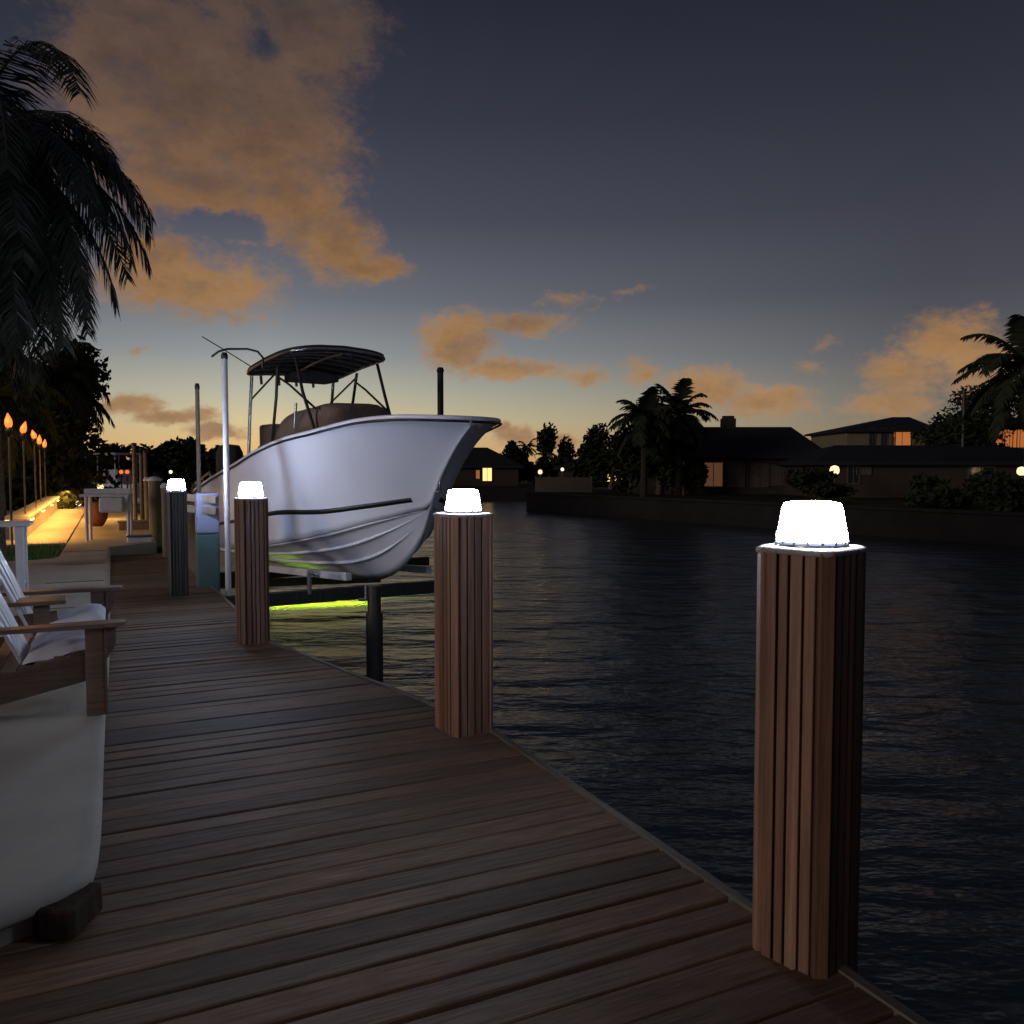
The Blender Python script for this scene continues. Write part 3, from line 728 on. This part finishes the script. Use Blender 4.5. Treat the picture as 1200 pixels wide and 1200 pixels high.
# ------------------------------------------------------------ torches
flame_px=[(10,497,14.4),(27,504,17),(40,511,19.9),(46,518,23.5),(52,522,26.5)]
names=['nearest and leftmost','second nearest','middle','second farthest','farthest and rightmost']
for i,(px,py,Y) in enumerate(flame_px):
    a=at(px,py,Y); e=empty('tiki_torch',(a.x,a.y,0),0,names[i]+' burning garden torch on a tall pole at the left','torch','garden torches')
    zt=a.z-.06
    b=MB(); b.tube([(0,0,-.1),(0,0,zt-.1)],.018,n=8); b.build('pole',M['oldpile'],e)
    b=MB(); b.lathe([(.02,zt-.16),(.05,zt-.06),(.055,zt),(.03,zt+.01)],n=12); b.build('oil_cup',M['darkmetal'],e)
    b=MB(); hh=random.uniform(.20,.27); lx=random.uniform(-.03,.03); rows=[]
    for k in range(9):
        t=k/8; r=.062*math.sin(math.pi*min(t*.85+.12,1))**.8*(1-t*.3)+.001; rows.append([Vector((lx*t*t*2+r*math.cos(q)*(1+.25*math.sin(2*q+t*4)),r*math.sin(q),zt+hh*t)) for q in linspace(0,2*math.pi,11)])
    b.grid(rows); b.build('flame',M['flame'],e)
    l=bpy.data.lights.new('flame light',type='POINT'); l.energy=5; l.color=(1,.4,.1); l.shadow_soft_size=.08
    lo=bpy.data.objects.new('flame_light',l); col.objects.link(lo); lo.parent=e; lo.location=(.0,-.12,zt+.14)

# ------------------------------------------------------------ palms
def frond(b,base,az,el,L,droop,nl,ll,lw,seed,hang=.5):
    rnd=random.Random(seed); p=Vector(base); d=Vector((math.cos(az)*math.cos(el),math.sin(az)*math.cos(el),math.sin(el)))
    st=14; pts=[p.copy()]
    for i in range(st):
        d=(d+Vector((0,0,-droop*(0.35+1.1*i/st)))).normalized(); p=p+d*(L/st); pts.append(p.copy())
    b.tube(pts,[.022*(1-.85*i/st)*max(ll/.5,.6) for i in range(st+1)],n=4,cap=False)
    for k in range(nl):
        t=.10+.9*k/nl; x=t*st; i=min(int(x),st-1); q=pts[i].lerp(pts[i+1],x-i); tg=(pts[i+1]-pts[i]).normalized()
        sd=tg.cross(Vector((0,0,1))); 
        if sd.length<.05: sd=Vector((math.sin(az),-math.cos(az),0))
        sd.normalize(); n=sd.cross(tg)
        l=ll*(math.sin(math.pi*(.12+.83*t))**.6)*rnd.uniform(.8,1.1)
        for s in (-1,1):
            dr=(sd*s*rnd.uniform(.75,1)+tg*rnd.uniform(.45,.8)+Vector((0,0,-hang*rnd.uniform(.4,1.2)))).normalized()
            d2=(dr+Vector((0,0,-hang*1.0))).normalized()
            m=q+dr*l*.5; e_=m+d2*l*.5; w_=(tg*.7+n*.3*rnd.uniform(-1,1)).normalized()*lw
            b.add([q-w_*.5,q+w_*.5,m+w_*.6,m-w_*.6,e_],[(0,1,2,3),(3,2,4)],rnd.random())
def palm(loc,h,label,nf,L,ll,lw,nl,seed,mat='frondfar',tr=.14,group=None,elr=(-.9,1.2),droop=.13,lean=(0,0),hang=.5,azr=None):
    rnd=random.Random(seed); e=empty('palm_tree',loc,0,label,'palm tree',group)
    b=MB(); pts=[Vector((lean[0]*(t**1.5),lean[1]*(t**1.5),h*t-.2*(1-t))) for t in linspace(0,1,14)]
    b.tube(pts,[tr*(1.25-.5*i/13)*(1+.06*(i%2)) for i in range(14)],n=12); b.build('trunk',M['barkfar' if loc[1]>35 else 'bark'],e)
    b=MB(); top=pts[-1]
    for k in range(nf):
        az=k*2.39996+rnd.uniform(-.2,.2); el=elr[0]+(elr[1]-elr[0])*((k+.5)/nf)+rnd.uniform(-.1,.1)
        frond(b,top+Vector((0,0,rnd.uniform(-.1,.1)*tr*3)),az,el,L*rnd.uniform(.85,1.08),droop*rnd.uniform(.7,1.3),nl,ll,lw,seed*100+k,hang)
    b.build('crown',M[mat],e,fixn=False); return e
# near palm, hanging fronds at the upper left edge
p=at(-32,170,11.5)
palm((p.x,p.y,0),p.z,'large near palm with long drooping fronds filling the upper left edge',84,3.0,.74,.030,84,21,'frond',.2,elr=(-1.25,1.0),droop=.235,hang=.5)
t=gnd(104,592,SL); p=at(62,455,t.y)
palm((t.x,t.y,SL),p.z,'bushy dark palm with a lit trunk behind the torches',56,2.6,.75,.07,44,22,'frondfar',.19,elr=(-1.35,1.2),droop=.2,lean=(p.x-t.x,0),hang=.6)
p=at(-6,470,24)
palm((p.x,p.y,0),p.z,'dark palm at the left edge behind the leftmost torches',34,2.3,.6,.05,30,23,'frondfar',.16,elr=(-1.2,1.2),droop=.2,hang=.6)
# opposite bank palms
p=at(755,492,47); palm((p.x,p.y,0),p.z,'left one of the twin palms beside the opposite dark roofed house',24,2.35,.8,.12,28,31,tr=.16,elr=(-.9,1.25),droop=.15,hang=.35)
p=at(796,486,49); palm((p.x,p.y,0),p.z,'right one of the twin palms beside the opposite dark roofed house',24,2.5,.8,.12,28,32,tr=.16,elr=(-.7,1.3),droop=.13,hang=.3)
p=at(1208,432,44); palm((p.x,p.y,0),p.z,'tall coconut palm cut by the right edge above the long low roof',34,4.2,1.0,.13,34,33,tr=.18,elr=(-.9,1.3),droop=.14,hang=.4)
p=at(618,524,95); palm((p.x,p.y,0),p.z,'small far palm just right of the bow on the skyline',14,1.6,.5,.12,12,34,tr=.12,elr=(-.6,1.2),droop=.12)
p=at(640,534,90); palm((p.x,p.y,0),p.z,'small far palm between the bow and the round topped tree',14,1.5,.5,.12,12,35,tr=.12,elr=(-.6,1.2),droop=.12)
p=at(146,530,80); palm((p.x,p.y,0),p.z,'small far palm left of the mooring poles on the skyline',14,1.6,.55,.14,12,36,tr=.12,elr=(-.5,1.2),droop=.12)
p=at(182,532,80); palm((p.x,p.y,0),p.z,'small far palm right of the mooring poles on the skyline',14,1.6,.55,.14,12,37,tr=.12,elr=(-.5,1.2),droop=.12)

# ------------------------------------------------------------ broadleaf trees and shrubs
def tree(px,py,Y,rx,rz_,label,seed,n=1400,leaf=.16,base=0,nm='broadleaf_tree',lobes=9,cat_='tree',group=None):
    rnd=random.Random(seed); c=at(px,py,Y); e=empty(nm,(c.x,c.y,base),0,label,cat_,group); cz=c.z-base
    b=MB(); tp=Vector((0,0,cz)); b.tube([(0,0,-.2),(.05*rx,0,cz*.35),tp],[.08*rx+.05,.05*rx+.04,.03*rx+.01],n=8)
    lob=[]
    for k in range(lobes):
        a=rnd.uniform(0,6.28); q=rnd.uniform(.2,.75); zz=rnd.uniform(-.6,.7)
        lp=Vector((math.cos(a)*q*rx,math.sin(a)*q*rx,cz+zz*rz_)); lob.append((lp,rnd.uniform(.3,.55)))
        b.tube([(0,0,cz*.4),Vector((0,0,cz*.4)).lerp(lp,.5)+Vector((0,0,.1*rz_)),lp],[.03*rx+.02,.02*rx+.015,.01],n=5)
    b.build('trunk',M['bark'],e)
    m=MB()
    for k in range(n):
        lp,lr=lob[k%lobes]; d=Vector((rnd.gauss(0,1),rnd.gauss(0,1),rnd.gauss(0,1))).normalized()*(rnd.random()**.4)
        p=lp+Vector((d.x*rx*lr,d.y*rx*lr,d.z*rz_*lr)); 
        a=Vector((rnd.uniform(-1,1),rnd.uniform(-1,1),rnd.uniform(-1,1))).normalized(); s=a.orthogonal().normalized()
        L=leaf*rnd.uniform(.6,1.4); m.add([p-a*L*.6,p+s*L*.35,p+a*L*.8,p-s*L*.35],[(0,1,2,3)],rnd.random())
    m.build('crown',M['leaf'],e,fixn=False); return e
T=[ # px,py,Y,rx,rz
 (112,548,62,2.6,1.6,'low dark tree behind the palm trunk on the left skyline'),
 (132,545,66,2.4,2.0,'dark tree left of the cleaning table on the skyline'),
 (164,548,62,2.4,1.8,'dark tree behind the twin mooring poles'),
 (192,548,64,2.2,1.8,'dark tree right of the twin mooring poles'),
 (208,540,60,1.6,2.0,'dark rounded tree above the farthest lamp'),
 (226,547,62,2.0,1.7,'dark tree behind the thin brown pole'),
 (246,544,58,1.5,1.5,'dark tree between the brown pole and the white guide pole'),
 (272,548,60,1.9,1.6,'dark tree behind the boat stern'),
 (290,552,64,2.0,1.3,'low dark tree behind the boat cockpit'),
 (604,545,84,1.8,2.3,'dark tree right of the bow on the skyline'),
 (628,553,82,2.2,1.5,'low dark tree under the small far palms'),
 (650,535,80,1.8,2.8,'tall round topped dark tree on the far bank'),
 (672,550,80,1.8,1.8,'low dark tree right of the round topped tree'),
 (692,540,70,2.0,2.0,'dark tree left of the twin palms'),
 (716,532,66,2.4,2.6,'broad dark tree touching the left twin palm'),
 (738,550,56,2.0,2.6,'dark shrubby tree below the left twin palm'),
 (772,528,52,2.3,3.4,'dense dark tree below the twin palms'),
 (800,545,50,1.8,2.6,'dark shrub at the left end of the opposite house'),
 (1160,500,52,4.2,2.6,'wide dark tree below the tall coconut palm'),
 (1100,505,60,2.6,1.5,'low dark tree between the two distant upper houses'),
 (1120,574,34,2.2,.9,'dark shrub against the long low house wall'),
 (1180,585,31,1.4,.7,'low dark shrub at the right edge by the seawall'),
 (960,566,40,1.6,.7,'low shrub before the opposite house near the star bright lamp'),
 (70,560,30,2.3,2.6,'dark hedge tree behind the farthest torches'),
 (20,560,30,3.0,3.2,'dark hedge tree behind the nearest torches'),
 (-15,520,34,3.2,4.5,'tall dark tree at the left edge behind the torches'),
 (55,500,36,2.6,3.6,'tall dark tree behind the farthest torches'),
 (98,566,44,2.0,1.6,'dark bush behind the lit palm trunk'),
]
for i,t in enumerate(T):
    big=t[3]*t[4]; tree(t[0],t[1],t[2],t[3],t[4],t[5],200+i,n=int(900+260*big),leaf=.13+.0028*t[2])

# ------------------------------------------------------------ houses
def win(e,x,y,z,w_,h_,mat,fr=.06,panes=2):
    f=MB(); 
    for (cx,cz,ww,hh) in ((x,z+h_/2,w_+fr*2,fr),(x,z-h_/2,w_+fr*2,fr),(x-w_/2-fr/2,z,fr,h_),(x+w_/2+fr/2,z,fr,h_)): f.box((cx,y-.03,cz),(ww,.08,hh))
    for k in range(1,panes): f.box((x-w_/2+w_*k/panes,y-.02,z),(.04,.05,h_))
    o=f.build('window',M['frame'],e); q=MB(); q.box((x,y-.005,z),(w_,.03,h_)); q.build('pane',M[mat],o); return o
def house(px0,px1,Y,yridge,yeave,depth,label,rot=0,mat='stucco',hip=1.5,over=.5,base=0,wins=(),chim=None):
    a=at(px0,yeave,Y); b_=at(px1,yeave,Y); r=at(px0,yridge,Y); ze=a.z-base; zr=r.z-base; W=b_.x-a.x
    e=empty('house',((a.x+b_.x)/2,Y,base),rot,label,'house')
    m=MB(); m.box((0,depth/2,ze/2-.1),(W-2*over,depth,ze+.2)); m.build('wall',M[mat],e)
    m=MB(); x=W/2; y0=-over; y1=depth+over; ym=depth/2; t=.18
    hp=hip if isinstance(hip,(list,tuple)) else (hip,hip)
    V=[(-x,y0,ze),(x,y0,ze),(x,y1,ze),(-x,y1,ze),(-x+hp[0],ym,zr),(x-hp[1],ym,zr),(-x,y0,ze-t),(x,y0,ze-t),(x,y1,ze-t),(-x,y1,ze-t)]
    m.add(V,[(0,1,5,4),(1,2,5),(2,3,4,5),(3,0,4),(0,6,7,1),(1,7,8,2),(2,8,9,3),(3,9,6,0),(6,9,8,7)])
    rf=m.build('roof',M['roof'],e)
    if chim:
        cx=at(chim[0],0,Y).x-(a.x+b_.x)/2; m=MB(); m.box((cx,ym,zr),(.9,.6,1.1)); m.box((cx,ym,zr+.6),(.7,.5,.25)); m.build('chimney',M['stucco'],rf)
    for (wx,wy,ww,wh,mt) in wins:
        c=at(wx,wy,Y); win(e,c.x-(a.x+b_.x)/2,-.0,c.z-base,ww,wh,mt)
    return e
house(742,972,52,496,534,9,'wide dark hip roofed house across the canal with dim curtained windows',wins=((770,557,.35,1.3,'curtain'),(797,555,.45,1.5,'warmdim'),(836,556,1.1,1.5,'warmdim'),(862,556,1.0,1.5,'curtain'),(890,557,1.0,1.4,'curtain'),(916,557,1.4,1.2,'curtain'),(947,556,.5,.9,'glass')),hip=(1.5,.9),chim=(882,))
house(950,1290,46,519,541,9,'long low house across the canal with a dark roof at the right',hip=3,wins=((1012,552,.7,.35,'curtain'),(1000,556,.6,1.0,'glass'),(1150,558,1.4,1.0,'glass')))
house(986,1100,75,485,504,9,'pale yellow upper house with one orange window behind the long low roof',mat='stucco2',hip=(6.5,0.5),base=0,wins=((1022,517,.5,2.2,'glass'),(1036,515,.5,1.9,'glass'),(1057,513,1.5,1.5,'orange'),(1047,513,.25,1.6,'glass')))
house(1132,1250,75,484,500,8,'pale upper house with three orange windows at the right edge',mat='stucco2',hip=3,wins=((1162,514,2.2,1.3,'orange'),(1183,514,1.2,1.6,'orange'),(1195,514,1.2,1.6,'orange')))
house(520,614,76,523,546,8,'far dark gabled house on the far bank under the boat bow',hip=(2,3.4),wins=((571,556,.8,1.2,'warm'),(560,556,.3,.8,'orange')))
house(652,755,72,530,548,8,'low dark house left of the twin palms with bright yellow windows',hip=4,wins=((697,557,.8,1.0,'warm'),(720,557,1.5,1.1,'warm'),(734,557,1.6,1.1,'warm')))
# fence on the opposite bank
a=at(628,570,58); b_=at(693,570,56)
e=empty('fence',(0,0,0),0,'pale brown board fence on the opposite bank left of the dark houses','fence')
m=MB()
for k in range(28):
    p=a.lerp(b_,k/27); m.box((p.x,p.y,.47),(.125,.03,1.0+random.uniform(-.01,.01)),tone=random.random())
m.build('boards',M['fence'],e)
for k in range(5):
    p=a.lerp(b_,k/4); m=MB(); m.box((p.x,p.y+.08,.5),(.12,.1,1.1)); m.build('post',M['fence'],e)
# bank lights
def lamp(px,py,Y,r,mat,label,energy=0,colr=(1,.7,.35),nm='wall_lantern',zb=0):
    c=at(px,py,Y); e=empty(nm,(c.x,c.y,zb),0,label,'lantern')
    b=MB(); z=c.z-zb; b.lathe([(r*.4,z-r),(r*.9,z-r*.6),(r,z),(r*.8,z+r*.7),(r*.2,z+r)],n=14); b.build('globe',M[mat],e)
    b=MB(); b.tube([(0,0,-.1),(0,0,z-r)],.03,n=8); b.build('post',M['darkmetal'],e)
    if energy:
        l=bpy.data.lights.new('lantern glow',type='POINT'); l.energy=energy; l.color=colr; l.shadow_soft_size=r; lo=bpy.data.objects.new('lantern_light',l); col.objects.link(lo); lo.parent=e; lo.location=(0,-r-.15,z)
lamp(978,551,43.5,.24,'bulbwarm','bright star like warm lantern between the opposite houses',14)
lamp(1197,552,44,.22,'bulbwarm','bright warm lantern at the right edge on the long low house',8)
lamp(633,553,66,.17,'bulbwarm','warm lantern on the far shore left of the board fence top',20)
lamp(659,550,66,.13,'bulbwhite','white lantern above the board fence on the opposite bank',0)
lamp(125,553,50,.18,'bulbwhite','white lantern beyond the cleaning table on the left shore',60,(1,.8,.5))
lamp(108,562,40,.18,'bulbwarm','warm lantern beside the lit palm trunk',20)
lamp(92,590,30,.09,'bulbwhite','small white lamp low beside the terracotta pot',0)
lamp(142,553,30,.07,'redlamp','left one of two small red orange lamps above the cleaning table',0)
lamp(149,553,30,.07,'redlamp','right one of two small red orange lamps above the cleaning table',0)
lamp(200,553,40,.08,'bulbwhite','tiny white lamp above the farthest pile lamp',0)
tallpole(1130,456,560,50,.10,'darkpile','dark utility pole stub above the long low roof at the right',name='utility_pole',zb=0)
# ------------------------------------------------------------ sky
def azel(px,py):
    r=ray(px,py); return math.degrees(math.atan2(r.x,r.y)), math.degrees(math.asin(r.normalized().z))
world=bpy.data.worlds.new('World'); scene.world=world; world.use_nodes=True; nt=world.node_tree; nt.nodes.clear()
out=N(nt,'ShaderNodeOutputWorld'); add=N(nt,'ShaderNodeAddShader'); bg1=N(nt,'ShaderNodeBackground'); bg2=N(nt,'ShaderNodeBackground')
SUN_EL=R(11); SUN_AZ=R(232)     # residual light from behind the viewer's left shoulder
sky=N(nt,'ShaderNodeTexSky',sky_type='NISHITA'); sky.sun_disc=False; sky.sun_elevation=R(-4); sky.sun_rotation=R(-14)
nt.links.new(sky.outputs[0],bg1.inputs[0]); bg1.inputs[1].default_value=.05
tc=N(nt,'ShaderNodeTexCoord'); sx=N(nt,'ShaderNodeSeparateXYZ'); nt.links.new(tc.outputs['Generated'],sx.inputs[0])
az=mth(nt,'MULTIPLY',mth(nt,'ARCTAN2',sx.outputs[0],sx.outputs[1]),57.29578)
el=mth(nt,'MULTIPLY',mth(nt,'ARCSINE',sx.outputs[2]),57.29578)
def ramp(stops):
    r=N(nt,'ShaderNodeValToRGB'); els=r.color_ramp.elements
    for i,(p,c) in enumerate(stops):
        e=els[i] if i<2 else els.new(p/40)
        e.position=p/40; e.color=srgb(*c)
    nt.links.new(mth(nt,'DIVIDE',el,40.0),r.inputs[0]); return r.outputs[0]
def mkramp(st):
    st=sorted(st); r=N(nt,'ShaderNodeValToRGB'); cr=r.color_ramp
    while len(cr.elements)<len(st): cr.elements.new(.5)
    for i,(p,c) in enumerate(st): cr.elements[i].position=p/40
    for i,(p,c) in enumerate(st): cr.elements[i].position=p/40; cr.elements[i].color=srgb(*c)
    nt.links.new(mth(nt,'DIVIDE',el,40.0,clamp=True),r.inputs[0]); return r.outputs[0]
west=mkramp([(0,(230,172,100)),(1.5,(228,188,126)),(3.2,(212,196,154)),(5,(184,182,162)),(7.5,(146,150,152)),(11,(108,112,121)),(16,(76,77,91)),(22,(54,56,70)),(28,(39,41,54)),(40,(28,30,42))])
east=mkramp([(0,(128,108,86)),(2,(126,115,98)),(4,(112,108,103)),(7,(90,90,95)),(11,(70,71,80)),(16,(58,59,71)),(22,(45,47,59)),(28,(34,36,48)),(40,(26,28,40))])
fa=rng(nt,mth(nt,'ABSOLUTE',mth(nt,'ADD',az,16.0)),0,42,0,1)
base=mixc(nt,fa,west,east)
back=rng(nt,mth(nt,'ABSOLUTE',az),50,120,0,1)
base=mixc(nt,back,base,srgb(60,58,68))
# cloud field in degrees
co=N(nt,'ShaderNodeCombineXYZ'); nt.links.new(az,co.inputs[0]); nt.links.new(el,co.inputs[1])
def noi(scale,detail,rough,off=0,color=False,stretch=(1,1.5,1)):
    mp=N(nt,'ShaderNodeMapping'); mp.inputs['Location'].default_value=(off,off*.7,off*.3); mp.inputs['Scale'].default_value=stretch
    nt.links.new(co.outputs[0],mp.inputs[0]); z=N(nt,'ShaderNodeTexNoise'); z.inputs['Scale'].default_value=scale; z.inputs['Detail'].default_value=detail; z.inputs['Roughness'].default_value=rough
    nt.links.new(mp.outputs[0],z.inputs[0]); return z.outputs[1 if color else 0]
wc=noi(.42,4,.6,3,True); sub=N(nt,'ShaderNodeVectorMath',operation='SUBTRACT'); nt.links.new(wc,sub.inputs[0]); sub.inputs[1].default_value=(.5,.5,.5)
scl=N(nt,'ShaderNodeVectorMath',operation='SCALE'); nt.links.new(sub.outputs[0],scl.inputs[0]); scl.inputs['Scale'].default_value=1.7
wco=N(nt,'ShaderNodeVectorMath',operation='ADD'); nt.links.new(co.outputs[0],wco.inputs[0]); nt.links.new(scl.outputs[0],wco.inputs[1])
blobs=[(215,110,130,105),(300,150,105,110),(235,215,100,48),(335,25,100,65),(160,15,70,26),(120,60,45,40),(345,235,58,55),(395,285,46,42),(428,316,50,15),
 (225,335,100,36),(175,300,50,26),(290,376,34,8),(165,410,22,6),
 (538,402,42,38),(592,432,70,12),(612,380,56,13),(690,440,26,12),(665,352,40,9),(735,341,26,7),(755,437,24,20),(828,458,46,26),(895,472,56,20),(965,402,20,11),(945,430,18,10),
 (1115,400,55,36),(1060,440,45,34),(1150,430,50,40),(1045,474,50,18),(150,474,40,13),(205,488,50,11),(250,505,32,11),(608,512,30,12),(645,518,40,9),(590,502,14,12)]
acc=None
AMP={(665,352):.42,(735,341):.30,(965,402):.34,(945,430):.36,(755,437):.55,(1115,400):.72,(1060,440):.72,(1150,430):.75,(290,376):.4,(165,410):.4,(690,440):.6,(612,380):.7,(592,432):.75,(225,335):.85,(895,472):.8,(1045,474):.7}
for (px,py,rx,ry) in blobs:
    am=AMP.get((px,py),1.0)
    a,e_=azel(px,py); s=57.3/F*math.cos(R(a)); sy=57.3/F*math.cos(R(a))*.97
    v=N(nt,'ShaderNodeVectorMath',operation='SUBTRACT'); nt.links.new(wco.outputs[0],v.inputs[0]); v.inputs[1].default_value=(a,e_,0)
    m=N(nt,'ShaderNodeVectorMath',operation='MULTIPLY'); nt.links.new(v.outputs[0],m.inputs[0]); m.inputs[1].default_value=(1/(rx*s*1.35),1/(ry*sy*1.35),0)
    l=N(nt,'ShaderNodeVectorMath',operation='LENGTH'); nt.links.new(m.outputs[0],l.inputs[0])
    f=mth(nt,'MULTIPLY',mth(nt,'SUBTRACT',1.0,l.outputs['Value']),am)
    acc=f if acc is None else mth(nt,'SMOOTH_MAX',acc,f,.12)
# holes of clear sky
for (px,py,rx,ry) in [(308,38,22,28),(262,262,60,14)]:
    a,e_=azel(px,py); s=57.3/F*math.cos(R(a))
    v=N(nt,'ShaderNodeVectorMath',operation='SUBTRACT'); nt.links.new(wco.outputs[0],v.inputs[0]); v.inputs[1].default_value=(a,e_,0)
    m=N(nt,'ShaderNodeVectorMath',operation='MULTIPLY'); nt.links.new(v.outputs[0],m.inputs[0]); m.inputs[1].default_value=(1/(rx*s*1.5),1/(ry*s*1.5),0)
    l=N(nt,'ShaderNodeVectorMath',operation='LENGTH'); nt.links.new(m.outputs[0],l.inputs[0])
    acc=mth(nt,'SUBTRACT',acc,mth(nt,'MULTIPLY',mth(nt,'SUBTRACT',1.0,l.outputs['Value'],clamp=True),.7))
fb_=mth(nt,'SUBTRACT',mth(nt,'ADD',mth(nt,'MULTIPLY',noi(.55,10,.68,11),.6),mth(nt,'MULTIPLY',noi(1.6,8,.68,71),.4)),.5)
field=mth(nt,'ADD',acc,mth(nt,'MULTIPLY',fb_,1.35))
mask=N(nt,'ShaderNodeMapRange',interpolation_type='SMOOTHSTEP'); mask.inputs[1].default_value=.0; mask.inputs[2].default_value=.58; mask.inputs[4].default_value=.93; nt.links.new(field,mask.inputs[0])
ccol=mkramp([(0,(178,134,96)),(2.5,(158,124,94)),(4.5,(166,126,86)),(7.5,(162,121,78)),(12,(152,113,72)),(17,(132,98,68)),(22,(104,81,66)),(28,(86,70,62)),(40,(60,52,52))])
dens=rng(nt,mth(nt,'ADD',field,mth(nt,'MULTIPLY',mth(nt,'SUBTRACT',noi(.4,5,.6,31),.5),1.3)),.0,1.1,1.22,.74)
ccol=mixc(nt,1.0,ccol,dens,'MULTIPLY')
mv=rng(nt,noi(.30,7,.62,91,stretch=(1,2.0,1)),.46,.68,0,.55)
ccol=mixc(nt,mv,ccol,mkramp([(0,(150,122,98)),(6,(118,100,88)),(14,(88,78,80)),(26,(62,56,62)),(40,(40,40,48))]))
fin=mixc(nt,mask.outputs[0],base,ccol)
# below the horizon: dark
fin=mixc(nt,rng(nt,el,-1.5,-.2,1,0),fin,(.01,.01,.012,1))
nt.links.new(fin,bg2.inputs[0]); bg2.inputs[1].default_value=1.0
nt.links.new(bg1.outputs[0],add.inputs[0]); nt.links.new(bg2.outputs[0],add.inputs[1]); nt.links.new(add.outputs[0],out.inputs[0])

# residual soft light
sl_=bpy.data.lights.new('sun',type='SUN'); sl_.energy=.74; sl_.angle=R(14); sl_.color=(1,.87,.77)
so=bpy.data.objects.new('sun',sl_); col.objects.link(so)
dirv=Vector((math.sin(SUN_AZ)*math.cos(SUN_EL),math.cos(SUN_AZ)*math.cos(SUN_EL),math.sin(SUN_EL)))  # towards the source
so.rotation_euler=dirv.to_track_quat('Z','Y').to_euler()

# ------------------------------------------------------------ camera
cam=bpy.data.cameras.new('camera'); cam.sensor_width=36; cam.lens=36*F/1200; cam.clip_end=2000; cam.clip_start=.05
co_=bpy.data.objects.new('camera',cam); col.objects.link(co_); co_.location=(0,0,HC); co_.rotation_euler=(math.pi/2-PITCH,0,0)
scene.camera=co_
scene.render.engine='CYCLES'
vs=scene.view_settings; vs.view_transform='Standard'; vs.look='None'; vs.exposure=0; vs.gamma=1
